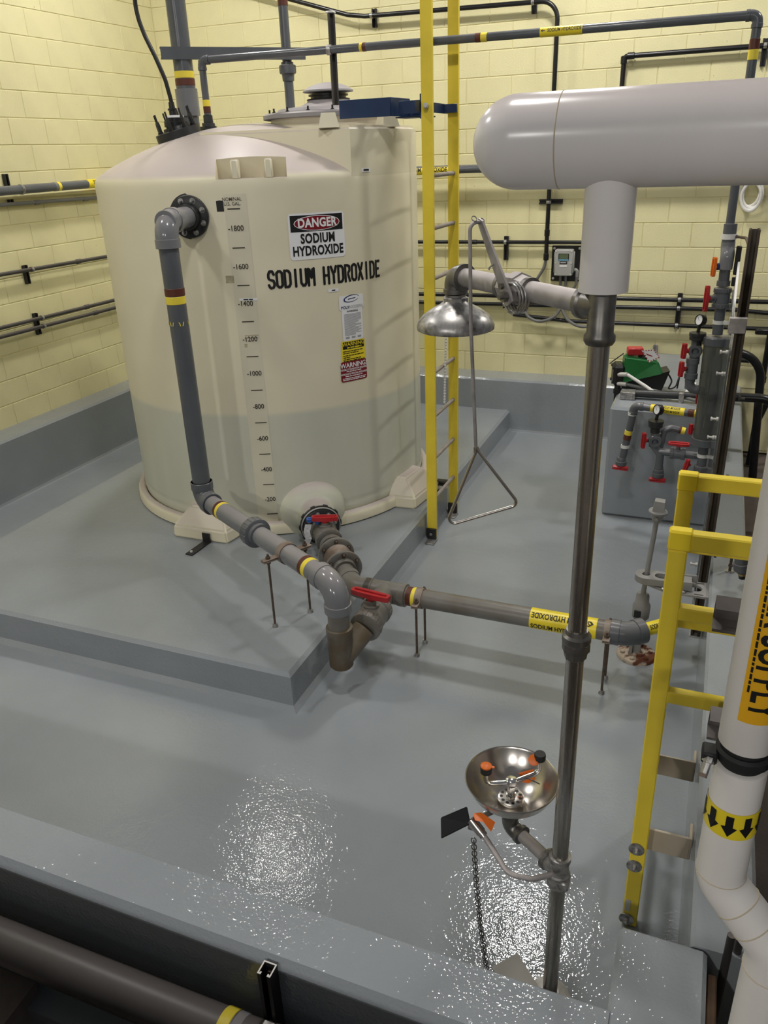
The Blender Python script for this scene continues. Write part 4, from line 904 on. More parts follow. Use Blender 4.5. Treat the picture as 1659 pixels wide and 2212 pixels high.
# pull rod and triangle
hk = vlt+nv*0.004; side = ray((1015, 480)); 
Pn = V((CAM.x-vlt.x, CAM.y-vlt.y, 0)).normalized()
rt = [vlt-nv*0.004-ldir*0.004, hp((1015, 479), vlt+nv*0.03, Pn), hp((1017, 700), vlt+nv*0.03, Pn), hp((1028, 968), vlt+nv*0.03, Pn)]
build(MB().tube(rt, 0.0048, 10, 0.018, 6), 'pull_rod', 'galv_dusty', sh)
for s_ in (-1, 1):
    build(MB().torus(vlt+nv*(0.010+s_*0.014)+Z_*0.004+lsd*0.006*s_, lsd, 0.007, 0.0014, 14, 6), 'split_pin', 'galvanised', sh)
tr = [hp(q, vlt+nv*0.03, Pn) for q in ((1026, 965), (1027, 978), (969, 1118), (976, 1132), (1106, 1094), (1110, 1082), (1034, 976), (1030, 965))]
build(MB().tube([tr[0], tr[1], hp((962, 1137), vlt+nv*0.03, Pn), hp((1122, 1090), vlt+nv*0.03, Pn), tr[6], tr[7]], 0.0048, 10, 0.016, 6), 'pull_handle', 'stainless', sh)
# elbow and head
build(MB().tube([eh-ad*0.045, eh, eh-Z_*0.04], 0.031, 24, 0.026, 7).lathe(eh-ad*0.050, ad, [(0, 0.026), (0.001, 0.036), (0.012, 0.036), (0.013, 0.03)], 28).lathe(eh-Z_*0.048, Z_, [(0, 0.030), (0.001, 0.034), (0.014, 0.034), (0.015, 0.03)], 28), 'arm_elbow', 'cast_steel', sh)
hb = hp((975, 712), eh, V((CAM.x-eh.x, CAM.y-eh.y, 0)).normalized()).z; HH = AZ-0.05-hb; RH = 0.109
build(MB().lathe((eh.x, eh.y, hb), Z_, [(0, RH-0.006), (0.003, RH), (0.012, RH+0.001), (0.024, RH*0.97), (0.040, RH*0.86), (0.056, RH*0.66), (0.068, RH*0.45), (0.078, RH*0.32), (0.090, 0.028), (HH*0.86, 0.027), (HH, 0.030)], 48), 'shower_head', 'galvanised', sh)
build(MB().lathe((eh.x, eh.y, AZ-0.085), Z_, [(0, 0.031), (0.004, 0.036), (0.026, 0.036), (0.03, 0.031)], 8), 'head_nut', 'galvanised', sh, ang=20)
# ---- eyewash
ET = 0.585
tm = MB().lathe(sl(0.525), Z_, [(0, 0.028), (0.004, 0.034), (0.05, 0.034), (0.054, 0.029), (0.10, 0.029), (0.102, 0.033), (0.118, 0.033), (0.12, 0.028)], 28)
eb = V((5.135, -5.835, ET)); ed = (eb-sl(ET)).normalized()
tm.lathe(sl(ET), ed, [(0, 0.028), (0.04, 0.029), (0.042, 0.034), (0.055, 0.034), (0.056, 0.026)], 24); tm.box(sl(0.555)+V((0.02, -0.012, 0)), (0.03, 0.05, 0.035), bev=0.006)
build(tm, 'eyewash_tee', 'galvanised', sh)
sleeve(sh, 'eyewash_arm', 'galv_dusty', sl(ET)+ed*0.05, eb, 0.0195, 24)
BC = V((5.126, -5.838, 0.79)); RB = 0.140
build(MB().tube([eb-ed*0.035, V((BC.x, BC.y, ET)), V((BC.x, BC.y, ET+0.09))], 0.026, 22, 0.03, 7).lathe(eb-ed*0.045, ed, [(0, 0.024), (0.001, 0.031), (0.014, 0.031), (0.015, 0.025)], 24).lathe((BC.x, BC.y, ET+0.05), Z_, [(0, 0.026), (0.002, 0.031), (0.04, 0.031)], 24), 'bowl_elbow', 'cast_steel', sh)
pr_in = [(0.0, 0.012), (0.001, 0.035), (0.010, 0.062), (0.030, 0.095), (0.060, 0.122), (0.092, 0.138), (0.097, RB), (0.099, RB+0.003), (0.096, RB+0.0045), (0.088, 0.1405), (0.056, 0.125), (0.026, 0.098), (0.004, 0.063), (-0.008, 0.03), (-0.008, 0.012)]
bowl = build(MB().lathe((BC.x, BC.y, BC.z-0.099), Z_, pr_in, 56), 'eyewash_bowl', 'stainless', sh, ang=60)
dr = build(MB().lathe((BC.x, BC.y, BC.z-0.087), Z_, [(0, 0.040), (0.003, 0.041), (0.009, 0.041), (0.0105, 0.038)], 36), 'drain_strainer', 'stainless', bowl)
for i in range(11):
    a = 2*PI*i/11; build(MB().lathe((BC.x+0.030*math.cos(a), BC.y+0.030*math.sin(a), BC.z-0.0768), Z_, [(0, 0.0052), (0.0006, 0.0052)], 12), 'drain_hole', 'ink', dr)
build(MB().cyl((BC.x, BC.y, BC.z-0.078), (BC.x, BC.y, BC.z-0.025), 0.0125, n=18).lathe((BC.x, BC.y, BC.z-0.076), Z_, [(0, 0.017), (0.012, 0.015)], 6).lathe((BC.x, BC.y, BC.z-0.03), Z_, [(0, 0.015), (0.004, 0.018), (0.022, 0.018), (0.024, 0.015)], 18), 'spray_post', 'chrome', bowl)
NB = V((0, 0, 1))
hL, hR = hz((1050, 1668), BC.z+0.025), hz((1166, 1640), BC.z+0.03)
cc = V((BC.x, BC.y, BC.z-0.02)); lo_ = -0.055
for hd_, nm in ((hL, 'l'), (hR, 'r')):
    b0 = V((hd_.x, hd_.y, BC.z-0.022))
    build(MB().tube([cc, b0, hd_+Z_*0.0], 0.0085, 12, 0.022, 6), 'spray_yoke', 'chrome', bowl)
    build(MB().lathe(hd_-Z_*0.004, Z_, [(0, 0.012), (0.004, 0.018), (0.022, 0.0185), (0.026, 0.017)], 12), 'spray_head', 'black_rubber', bowl, ang=25)
build(MB().lathe(hL+Z_*0.022, Z_, [(0, 0.017), (0.004, 0.0175), (0.006, 0.015)], 24).box(hL+V((0.02, 0.002, 0.024)), (0.012, 0.008, 0.004), bev=0.001), 'dust_cap', 'orange_plastic', bowl)
rv_ = (hR-CAM).normalized()
build(MB().lathe(hR+V((-0.016, -0.012, 0.002)), -rv_, [(0, 0.017), (0.004, 0.0175), (0.005, 0.015)], 24), 'dust_cap', 'orange_plastic', bowl)
def tagsheet(parent, pts, name, mt='orange_plastic'):
    mb = MB(); n = len(pts)//2
    mb.add(pts, [(i, i+1, n+i+1, n+i) for i in range(n-1)]); return build(mb, name, mt, parent, smooth=True, ang=80)
qz = BC.z-0.022
tagsheet(bowl, [hz((1120, 1670), qz), hz((1140, 1664), qz+0.008), hz((1152, 1662), qz+0.002), hz((1128, 1690), qz-0.03), hz((1142, 1692), qz-0.025), hz((1156, 1684), qz-0.025)], 'tag')
build(MB().tube([hz((1120, 1679), qz), hz((1140, 1681), qz+0.01), hz((1166, 1694), qz+0.004)], 0.0018, 6), 'tag_wire', 'black_plastic', bowl)
# push flag, linkage, chain and treadle
PN = V((0.30, -0.95, 0.0)).normalized()
g0 = sl(0.575); fp = hz((1018, 1790), 0.70)
ln = [sl(0.573), hz((1150, 1900), 0.60), hz((1098, 1888), 0.615), hz((1050, 1812), 0.665), hz((1022, 1776), 0.70)]
build(MB().tube(ln, 0.0085, 12, 0.05, 6), 'linkage_rod', 'galv_dusty', sh)
l4 = ln[4]; ld_ = (ln[4]-ln[3]).normalized()
build(MB().lathe(l4-ld_*0.05, ld_, [(0, 0.0135), (0.012, 0.0135), (0.013, 0.016), (0.06, 0.0165), (0.062, 0.012)], 16), 'valve_actuator', 'stainless', sh)
build(MB().box(l4+V((0.0, 0.0, -0.014)), (0.03, 0.02, 0.03), bev=0.004), 'actuator_block', 'galvanised', sh)
build(MB().tube([l4+Z_*0.004, hz((1075, 1748), 0.705)], 0.008, 12), 'valve_outlet', 'galvanised', sh)
fq = [hz((952, 1766), 0.715), hz((953, 1812), 0.685), hz((1017, 1780), 0.70), hz((1009, 1742), 0.732)]
fn_ = (fq[1]-fq[0]).cross(fq[3]-fq[0]).normalized(); fn_ = fn_ if fn_.dot(CAM-fq[0]) > 0 else -fn_
fl_ = build(MB().hexa([p-fn_*0.003 for p in fq], [p+fn_*0.003 for p in fq]), 'push_flag', 'black_plastic', sh, smooth=False)
bm = bmesh.new(); bm.from_mesh(fl_.data); bmesh.ops.bevel(bm, geom=[e for e in bm.edges], offset=0.0022, segments=2, affect='EDGES'); bm.to_mesh(fl_.data); bm.free()
tz = 0.72
tagsheet(sh, [hz((1022, 1757), tz+0.012), hz((1040, 1755), tz+0.016), hz((1070, 1776), tz+0.006), hz((1026, 1772), tz+0.008), hz((1044, 1776), tz+0.01), hz((1061, 1797), tz-0.012)], 'tag')
ca, cb_ = hz((1023, 1812), 0.665), V((0, 0, 0)); Pc = V((CAM.x-ca.x, CAM.y-ca.y, 0)).normalized()
cb_ = hp((1052, 2100), ca, Pc); chn = MB(); n = 44
u2 = V((-Pc.y, Pc.x, 0))
for i in range(n):
    p = ca.lerp(cb_, (i+0.5)/n)+u2*(-0.006*math.sin(PI*(i+0.5)/n)); d = (cb_-ca).normalized(); ax = u2 if i % 2 else Pc
    mbt = MB().torus((0, 0, 0), ax, 0.0075, 0.0018, 10, 5)
    for v in mbt.v: s_ = v.dot(d); v += d*(s_*0.6)
    chn.add([p+v for v in mbt.v], mbt.f)
build(chn, 'pull_chain', 'cast_steel', sh)
t1, t2, t3 = hz((1062, 2090), 0.075), hz((1118, 2060), 0.075), hz((1165, 2135), 0.03)
t4 = t1+(t3-t2)
build(MB().hexa([t1-Z_*0.004, t2-Z_*0.004, t3-Z_*0.004, t4-Z_*0.004], [t1+Z_*0.004, t2+Z_*0.004, t3+Z_*0.004, t4+Z_*0.004]), 'foot_treadle', 'cut_steel', sh, smooth=False)

# ------------------------------------------------------------------ insulated header above
ih = thing('insulated_pipe', 'thick white insulated water pipe with rounded end above the shower', 'pipe', (5.3, SPY, 2.27))
IZ, IR = 2.571, 0.0905
xs = hy((1215, 300), SPY).x
build(MB().lathe((xs, SPY, IZ), X_, [(0, IR), (1.6, IR)], 56), 'pipe_jacket', 'white_jacket', ih, ang=60)
xe = 5.018
cap = [(0.0, 0.001)]+[((1-math.cos(PI/2*i/10))*0.095, IR*math.sin(PI/2*i/10)) for i in range(1, 11)]+[(xs-xe+0.001, IR)]
build(MB().lathe((xe, SPY, IZ), X_, cap, 56, cap1=False), 'end_cap', 'white_jacket', ih, ang=60)
build(MB().torus((xs, SPY, IZ), X_, IR-0.001, 0.0018, 56, 6), 'jacket_seam', 'jacket_seam', ih)
build(MB().lathe((SPX, SPY, 2.277), Z_, [(0, 0.047), (0.001, 0.0515), (0.23, 0.0515)], 44), 'branch_jacket', 'white_jacket', ih, ang=60)
# ------------------------------------------------------------------ conduits and supports on the walls
WB, WLX = -0.055, 0.06
def conduit(label, pts, r, mt='conduit', bend=0.12, couplings=(), name='conduit', cat='conduit', base=None):
    t = thing(name, label, cat, pts[0])
    build(MB().tube(pts, r, 14, bend, 8), 'conduit_run', mt, t)
    for p, d in couplings: d = V(d).normalized(); build(MB().lathe(V(p)-d*0.03, d, [(0, r*1.05), (0.004, r*1.3), (0.056, r*1.3), (0.06, r*1.05)], 16), 'coupling', mt, t)
    return t
conduit('black conduit dropping down the back wall to the grey instrument box', [(0.75, WB-0.03, 4.13), (1.60, WB-0.03, 3.877), (2.16, WB-0.03, 3.71), (2.33, WB-0.03, 3.685), (4.05, WB-0.03, 3.655), (4.047, WB-0.03, 1.62)], 0.019, 'conduit', 0.14, [((4.047, WB-0.03, 1.85), Z_), ((4.047, WB-0.03, 1.64), Z_)])
conduit('black conduit turning a square corner high on the back wall', [(4.606, WB, 1.785), (4.606, WB, 3.217), (6.6, WB, 3.217)], 0.020, 'conduit', 0.03, [((4.606, WB, 3.19), Z_), ((4.66, WB, 3.217), X_)])
conduit('black conduit along the back wall at instrument box height', [(1.4, WB, 1.765), (4.62, WB, 1.765)], 0.0165, 'conduit', couplings=[((3.35, WB, 1.765), X_)])
conduit('uppermost of the black conduits along the back wall behind the shower', [(1.4, WB, 1.263), (6.6, WB, 1.285)], 0.019, 'conduit', couplings=[((4.65, WB, 1.277), X_)])
conduit('middle black conduit along the back wall behind the shower', [(1.4, WB, 1.18), (3.9, WB, 1.195), (5.72, WB, 1.208), (5.95, WB, 1.19), (6.6, WB, 1.19)], 0.018, 'conduit', 0.2)
conduit('lowest black conduit along the back wall behind the dosing pump', [(3.75, WB, 1.10), (4.30, WB, 1.055), (6.6, WB, 1.05)], 0.018, 'conduit', 0.3)
conduit('short black conduit low on the back wall behind the green pump', [(4.9, WB, 0.775), (5.95, WB, 0.765)], 0.019)
conduit('black conduit on the left wall above the conduit pair', [(WLX, -5.2, 1.79), (WLX, -0.35, 1.745)], 0.0165, 'conduit_dust', couplings=[((WLX, -1.72, 1.757), Y_)])
conduit('upper conduit of the black pair on the left wall', [(WLX, -5.2, 1.375), (WLX, -0.35, 1.335)], 0.0165, 'conduit_dust', couplings=[((WLX, -1.72, 1.347), Y_)])
conduit('lower conduit of the black pair on the left wall', [(WLX, -5.2, 1.305), (WLX, -0.35, 1.262)], 0.0165, 'conduit_dust', couplings=[((WLX, -1.62, 1.273), Y_)])
conduit('grey conduit under the labelled pipe on the left wall', [(WLX-0.01, -5.2, 2.318), (WLX-0.01, -0.35, 2.272)], 0.0155, 'conduit_grey', couplings=[((WLX-0.01, -2.07, 2.287), Y_), ((WLX-0.01, -1.47, 2.279), Y_)])
conduit('wall-coloured painted pipe between labelled pipe and grey conduit', [(0.03, -5.2, 2.366), (0.03, -0.3, 2.334)], 0.021, 'wall_paint', name='painted_pipe', cat='pipe')
# labelled pipe round the corner
g = thing('wall_pipe', 'dark grey labelled pipe running along left and back walls at tank height', 'pipe', (0.11, -2.0, 2.40))
GX = 0.115; rg = 0.036
build(MB().tube([(GX, -5.2, 2.375), (GX, -0.15, 2.415)], rg, 20), 'pipe', 'pvc', g); elbow(g, (GX, -0.15, 2.415), Y_, X_, rg, 'pvc', L=0.09)
build(MB().tube([(GX+0.05, -0.15, 2.413), (6.6, -0.15, 2.40)], rg, 20), 'pipe', 'pvc', g)
for px_, w_, mt in ((118, 0.028, 'pvc_light'), (125, 0.035, 'band_yellow')):
    p = hx((px_, 404), GX); p.z = 2.375+0.04*(p.y+5.2)/5.085; sleeve(g, 'color_band', mt, p-Y_*w_/2, p+Y_*w_/2, rg+0.0015)
p = hx((187, 400), GX); p.z = 2.406; lb = build(MB().rod(p, p+Y_*0.55, rg+0.002, 24, 0.03), 'pipe_label', 'label_yellow', g)
pipe_text(lb, 'SODIUM HYDROXIDE', 0.034, p+Y_*0.25, Y_, V((0.9, 0, 0.35)), rg+0.0035, 'ink', 0.8, 0.02)
p0 = hy((928, 369), -0.15); p0.z = 2.404; p0 = p0-X_*0.25; lb = build(MB().rod(p0, p0+X_*0.54, rg+0.002, 24, 0.03), 'pipe_label', 'label_yellow', g)
pipe_text(lb, 'SODIUM HYDROXIDE', 0.036, p0+X_*0.225, X_, V((0, -0.95, 0.1)), rg+0.0035, 'ink', 0.8, 0.02)
# strut pieces that hold conduits
def wstrut(label, a, b, face, mt='strut_black', clamps=(), ax=None, r=0.018):
    t = thing('wall_strut', label, 'strut', a, 'short strut pieces on the walls')
    build(MB().channel(a, b, face, 0.041, 0.03), 'channel', mt, t, smooth=False)
    for c in clamps: c = V(c); d = V(ax); build(MB().lathe(c-d*0.012, d, [(0, r+0.001), (0, r+0.004), (0.024, r+0.004), (0.024, r+0.001)], 18, False, False).box(c+V(face).normalized()*(r+0.006), (0.012, 0.012, 0.012), bev=0.002), 'conduit_clamp', 'galvanised', t)
    return t
ym = -2.325
wstrut('black strut behind the labelled pipe on the left wall', (0.002, ym, 2.30), (0.002, ym, 2.52), X_, clamps=[(GX, ym+0.04, 2.398)], ax=Y_, r=rg)
wstrut('black strut under the single conduit on the left wall', (0.002, ym, 1.645), (0.002, ym, 1.80), X_, clamps=[(WLX, ym+0.03, 1.763)], ax=Y_)
wstrut('black strut under the conduit pair on the left wall', (0.002, ym, 1.21), (0.002, ym, 1.395), X_, clamps=[(WLX, ym+0.03, 1.352), (WLX, ym+0.03, 1.28)], ax=Y_)
wstrut('strut holding the high sloping conduit near the fill pipe', (2.394, -0.002, 3.60), (2.394, -0.002, 3.745), -Y_, clamps=[(2.394, WB-0.03, 3.684)], ax=X_)
wstrut('strut holding the high conduit right of the tank ladder', (3.84, -0.002, 3.585), (3.84, -0.002, 3.72), -Y_, clamps=[(3.84, WB-0.03, 3.659)], ax=X_)
wstrut('level strut across the vertical conduit above the instrument box', (3.95, -0.002, 2.112), (4.16, -0.002, 2.112), -Y_, clamps=[(4.048, WB-0.03, 2.112)], ax=Z_)
wstrut('strut holding the conduit left of the instrument box', (3.655, -0.002, 1.60), (3.655, -0.002, 1.815), -Y_, clamps=[(3.655, WB, 1.765)], ax=X_)
wstrut('small strut on the conduits behind the shower arm', (3.66, -0.002, 1.15), (3.66, -0.002, 1.29), -Y_, clamps=[(3.66, WB, 1.267), (3.66, WB, 1.193)], ax=X_)
wstrut('strut holding three black conduits behind the pressure gauge', (5.25, -0.002, 1.02), (5.25, -0.002, 1.33), -Y_, clamps=[(5.25, WB, 1.279), (5.25, WB, 1.205), (5.25, WB, 1.052)], ax=X_)
wstrut('strut on the square-cornered conduit near the feed pipe elbow', (5.66, -0.002, 3.08), (5.66, -0.002, 3.27), -Y_, clamps=[(5.66, WB, 3.217)], ax=X_)
wstrut('slotted grey strut on the low conduit behind the green pump', (5.085, -0.002, 0.64), (5.085, -0.002, 0.86), -Y_, 'galv_dusty', clamps=[(5.085, WB, 0.773)], ax=X_)
# instrument box
ib = thing('instrument_box', 'grey wall transmitter with small display on a black backboard', 'instrument', (4.225, 0, 1.42))
build(MB().box((4.225, -0.012, 1.575), (0.272, 0.02, 0.315), bev=0.002), 'backboard', 'black_plastic', ib)
for dx in (-0.115, 0.115):
    for dz in (-0.135, 0.135): build(MB().lathe((4.225+dx, -0.022, 1.575+dz), -Y_, [(0, 0.012), (0.003, 0.012), (0.003, 0.007), (0.008, 0.006)], 12), 'screw', 'cut_steel', ib)
bx = build(MB().box((4.212, -0.062, 1.590), (0.165, 0.08, 0.235), bev=0.008).box((4.212, -0.05, 1.590), (0.185, 0.05, 0.19), bev=0.006), 'case', 'box_grey', ib)
fy = -0.1025
build(MB().box((4.212, fy, 1.640), (0.096, 0.004, 0.062), bev=0.001), 'display_bezel', 'black_plastic', bx)
build(MB().box((4.212, fy-0.0025, 1.646), (0.082, 0.002, 0.042)), 'display', 'lcd', bx); build(MB().box((4.212, fy-0.0025, 1.616), (0.09, 0.002, 0.014)), 'display_strip', 'lcd_blue', bx)
build(MB().box((4.212, fy-0.001, 1.592), (0.068, 0.003, 0.02)), 'name_plate', 'ink', bx); build(MB().box((4.212, fy-0.0028, 1.592), (0.052, 0.0006, 0.006)), 'small_print', 'white_sticker', bx)
build(MB().box((4.212, fy-0.001, 1.562), (0.068, 0.002, 0.012)), 'name_plate', 'white_sticker', bx)
for dx in (-0.07, 0.07):
    for dz in (-0.1, 0.0, 0.1): build(MB().lathe((4.212+dx, fy, 1.590+dz), -Y_, [(0, 0.009), (0.003, 0.008)], 12), 'screw', 'cut_steel', bx)
build(MB().tube([(4.31, -0.05, 1.525), (4.335, -0.055, 1.525), (4.335, -0.055, 1.46)], 0.015, 12, 0.02), 'conduit_hub', 'operator_grey', ib)
for x, a in ((4.185, 0.01), (4.235, -0.02), (4.333, -0.06)): build(MB().tube([(x, -0.055, 1.47), (x, -0.055, 1.40), (x+a, -0.05, 1.29)], 0.012, 10, 0.05), 'cable', 'conduit_grey', ib)
# loose cables between box and conduits
def cable(label, pts, r, mt='conduit_grey'):
    P = []
    for i in range(len(pts)-1):
        p0, p1, p2, p3 = [V(pts[max(0, min(len(pts)-1, j))]) for j in (i-1, i, i+1, i+2)]
        for k in range(6):
            t = k/6; P.append(0.5*((2*p1)+(p2-p0)*t+(2*p0-5*p1+4*p2-p3)*t*t+(3*p1-p0-3*p2+p3)*t**3))
    P.append(V(pts[-1])); return tag(build(MB().tube(P, r, 10), 'cable', mt), label, 'cable')
cable('grey cable running from the conduit end down to the wall conduits', [(4.047, WB-0.03, 1.62), (4.03, WB-0.03, 1.54), (3.96, WB-0.02, 1.42), (3.90, WB-0.01, 1.30)], 0.014)
cable('grey cable hanging in a loop under the shower arm', [(3.86, WB-0.03, 1.20), (3.90, WB-0.05, 1.10), (4.02, WB-0.06, 1.055), (4.15, WB-0.05, 1.10), (4.20, WB-0.03, 1.17)], 0.014)
cable('grey cable sagging toward the lowest wall conduit', [(4.22, WB-0.03, 1.17), (4.28, WB-0.05, 1.08), (4.40, WB-0.05, 1.02), (4.55, WB-0.02, 1.03)], 0.014)
# ------------------------------------------------------------------ dosing skid by the right-hand curb
SKY = -2.46
def gauge(parent, c, r, face):
    face = V(face).normalized(); c = V(c)
    build(MB().lathe(c-face*0.02, face, [(0, r*0.9), (0.004, r), (0.034, r), (0.038, r*0.95), (0.038, r*0.86), (0.033, r*0.84)], 28, cap1=False), 'gauge_case', 'black_plastic', parent)
    fc_ = build(MB().lathe(c+face*0.0125, face, [(0, r*0.85), (0.001, r*0.85)], 28), 'gauge_face', 'white_sticker', parent)
    u, v, w = frame(face); o = c+face*0.0145
    build(MB().add([o+Z_*r*0.6-u*r*0.02+u*r*0.4, o+Z_*r*0.6+u*r*0.05+u*r*0.4, o-Z_*r*0.3+u*r*-0.12, o-Z_*r*0.3-u*r*0.22], [(0, 1, 2, 3)]), 'needle', 'ink', fc_, smooth=False)
    mb = MB()
    for i in range(15):
        a = -2.2+4.4*i/14; d = Z_*math.cos(a)+u*math.sin(a); t_ = -Z_*math.sin(a)+u*math.cos(a); mb.add([o+d*r*0.66-t_*r*0.025, o+d*r*0.66+t_*r*0.025, o+d*r*0.78+t_*r*0.025, o+d*r*0.78-t_*r*0.025], [(0, 1, 2, 3)])
    build(mb, 'dial_marks', 'ink', fc_, smooth=False)
# upright post of strut
ps = thing('skid_post', 'tall brown strut post bolted to the curb carrying the dosing panel', 'post', (5.655, -3.75, 0.14))
build(MB().channel((5.655, -3.745, 0.14), (5.655, -3.745, 2.205), Y_, 0.045, 0.041).channel((5.655, -3.745, 0.14), (5.655, -3.745, 2.205), -Y_, 0.045, 0.041), 'channel', 'strut_brown', ps, smooth=False)
build(MB().box((5.655, -3.745, 0.135), (0.058, 0.085, 0.012), bev=0.002), 'end_cap', 'cut_steel', ps)
build(MB().box((5.640, -3.80, 1.80), (0.075, 0.03, 0.07), bev=0.003), 'splice_plate', 'galv_dusty', ps)
for z in (0.62, 1.05, 1.45): build(MB().lathe((5.69, -3.75, z), X_, [(0, 0.014), (0.012, 0.014), (0.012, 0.007), (0.03, 0.007)], 6), 'bolt', 'strut_dark', ps, ang=20)
# clear splash panel
bd = thing('splash_panel', 'clear acrylic splash panel standing edge-on behind the calibration column', 'panel', (5.625, -3.0, 0.2))
build(MB().box((5.628, -3.05, 1.0), (0.010, 1.18, 1.5), bev=0.002), 'panel', 'acrylic', bd)
sheet_ = MB().prism([(-3.64, 1.70), (-2.9, 1.70), (-2.5, 1.92), (-2.46, 1.92), (-2.46, 1.75), (-2.9, 1.65), (-3.64, 1.65)], V((5.632, 0, 0)), Y_, Z_, X_, 0.012)
build(sheet_, 'panel_edge', 'white_tube', bd, smooth=False)
for y, z in ((-3.55, 1.62), (-3.55, 1.28), (-3.55, 0.92), (-3.55, 0.62), (-3.3, 1.45), (-3.3, 1.10), (-3.1, 0.75), (-3.55, 0.45)):
    build(MB().lathe((5.622, y, z), -X_, [(0, 0.011), (0.01, 0.011), (0.01, 0.006), (0.028, 0.006), (0.028, 0.010), (0.036, 0.010)], 10), 'standoff_bolt', 'cut_steel', bd)
# column, valves and pipe under the riser
ck = thing('calibration_column', 'thick grey translucent calibration column with red-handled valves above and below', 'column', (5.575, SKY, 0.60))
def cp(z): t = (2.06-z)/(2.06-0.6); return V((5.566+0.022*t, SKY, z))
rs = 0.031
build(MB().lathe(cp(2.02), Z_, [(0, rs*1.2), (0.10, rs*1.2), (0.102, rs*0.9)], 20), 'coupling', 'pvc', ck)
build(MB().lathe(cp(2.035), Z_, [(0, rs*1.2), (0, rs*1.38), (0.03, rs*1.38), (0.03, rs*1.2)], 20, False, False), 'clamp_band', 'white_tube', ck)
build(MB().tube([cp(2.02), cp(1.985), cp(1.945)+V((0.004, -0.03, 0)), cp(1.87)+V((0.0, -0.03, 0))], rs*1.25, 20, 0.05), 'offset_fitting', 'pvc_light', ck)
sleeve(ck, 'pipe', 'pvc', cp(1.93)+V((0, -0.03, 0)), cp(1.77), rs)
build(MB().lathe(cp(1.77), Z_, [(0, rs*1.25), (0.03, rs*1.25), (0.031, rs)], 20), 'coupling', 'pvc', ck)
ball_valve(ck, cp(1.70), Z_, V((-0.9, -0.45, 0)), Z_, rs, 'pvc', 'red_plastic', hl=0.075, sh=0.085, hw=0.035)
sleeve(ck, 'pipe', 'pvc', cp(1.65), cp(1.48), rs)
for z in (1.545, 0.685):
    build(MB().lathe(cp(z), Z_, [(0, rs), (0, rs*1.12), (0.022, rs*1.12), (0.022, rs)], 20, False, False).box(cp(z+0.011)+V((0.045, -0.02, 0)), (0.04, 0.012, 0.022), bev=0.002), 'clamp_band', 'white_tube', ck)
c0, c1 = cp(0.79), cp(1.455); ca_ = (c1-c0).normalized(); LC = (c1-c0).length
build(MB().lathe(c0, ca_, [(0, 0.072), (LC, 0.072)], 40), 'column_tube', 'column_tube', ck)
build(MB().lathe(c1-ca_*0.035, ca_, [(0, 0.076), (0.002, 0.080), (0.045, 0.080), (0.05, 0.074)], 40), 'column_cap', 'pvc', ck)
build(MB().lathe(c0-ca_*0.022, ca_, [(0, 0.072), (0.005, 0.080), (0.05, 0.080), (0.052, 0.076)], 40), 'column_cap', 'pvc', ck)
build(MB().box(c0.lerp(c1, 0.45)+V((-0.01, -0.068, 0)), (0.010, 0.004, LC*0.55), bev=0.001), 'level_strip', 'tape_old', ck)
sleeve(ck, 'pipe', 'pvc', cp(0.77), cp(0.585), rs)
nut_ring(ck, cp(0.60), Z_, rs*1.5, 0.05, 'pvc', 'union_nut', 12)
tri_handle(ck, cp(0.625)+V((-0.085, -0.02, 0)), V((-0.7, -0.7, 0)), Z_+X_*0.4, 0.045, 0.03, 'red_plastic')
for p_, q_ in (((5.52, SKY+0.05, 1.055), Z_), ((5.50, SKY+0.02, 0.86), Z_), ((5.53, SKY+0.05, 1.235), Z_)):
    tri_handle(ck, p_, V((-0.8, -0.6, 0)), q_, 0.035, 0.028, 'red_plastic')
build(MB().box(cp(1.88)+V((0.06, -0.03, 0.04)), (0.03, 0.04, 0.16), bev=0.004).box(cp(1.80)+V((0.055, -0.03, 0.0)), (0.025, 0.035, 0.05), bev=0.004), 'rear_clamp', 'black_plastic', ck)
build(MB().cyl(cp(1.885)+V((-0.03, -0.03, 0)), cp(1.885)+V((-0.055, -0.05, 0)), 0.02, n=14), 'valve_stem', 'ink_blue', ck)
tri_handle(ck, cp(1.885)+V((-0.055, -0.05, 0)), V((-0.9, -0.45, 0)), Z_+X_*0.05, 0.055, 0.032, 'orange_plastic')
sd2 = V((5.62, SKY, 2.06)); build(MB().tube([cp(2.05)+V((0.03, 0, 0)), V((5.655, -2.6, 2.055)), V((5.655, -3.70, 2.10))], 0.008, 8, 0.03), 'tie_rod', 'rod_steel', ps)
# gauge risers
def gauge_stack(label, x, y, zt, zj, low, zlow):
    t = thing('gauge_manifold', label, 'valve manifold', (x, y, zlow)); r = 0.026
    gauge(t, (x+0.008, y-0.02, zt), 0.035, V((-0.72, -0.68, 0.2)))
    build(MB().cyl((x+0.006, y, zt-0.035), (x, y, zt-0.075), 0.011, n=10), 'gauge_stem', 'black_plastic', t)
    build(MB().lathe((x, y, zt-0.125), Z_, [(0, 0.043), (0.004, 0.047), (0.024, 0.047), (0.026, 0.05), (0.045, 0.05), (0.05, 0.03)], 24), 'diaphragm_seal', 'pvc_black', t)
    sleeve(t, 'pipe', 'pvc', (x, y, zt-0.125), (x, y, zj), r, 20); build(MB().lathe((x, y, zt-0.165), Z_, [(0, r*1.2), (0.035, r*1.2), (0.04, r)], 20), 'coupling', 'pvc_black', t)
    return t, r
ga, r = gauge_stack('grey riser with pressure gauge and two red handles beside the column', 5.463, -2.45, 1.565, 1.36, 0, 1.10)
x, y = 5.462, -2.45
build(MB().lathe((x, y+0.05, 1.375), -Y_, [(0, 0.03), (0.05, 0.042), (0.075, 0.042), (0.078, 0.036), (0.09, 0.036), (0.09, 0.022), (0.07, 0.02)], 24).cyl((x, y, 1.32), (x, y, 1.44), r*1.2, n=20), 'tee_fitting', 'pvc', ga)
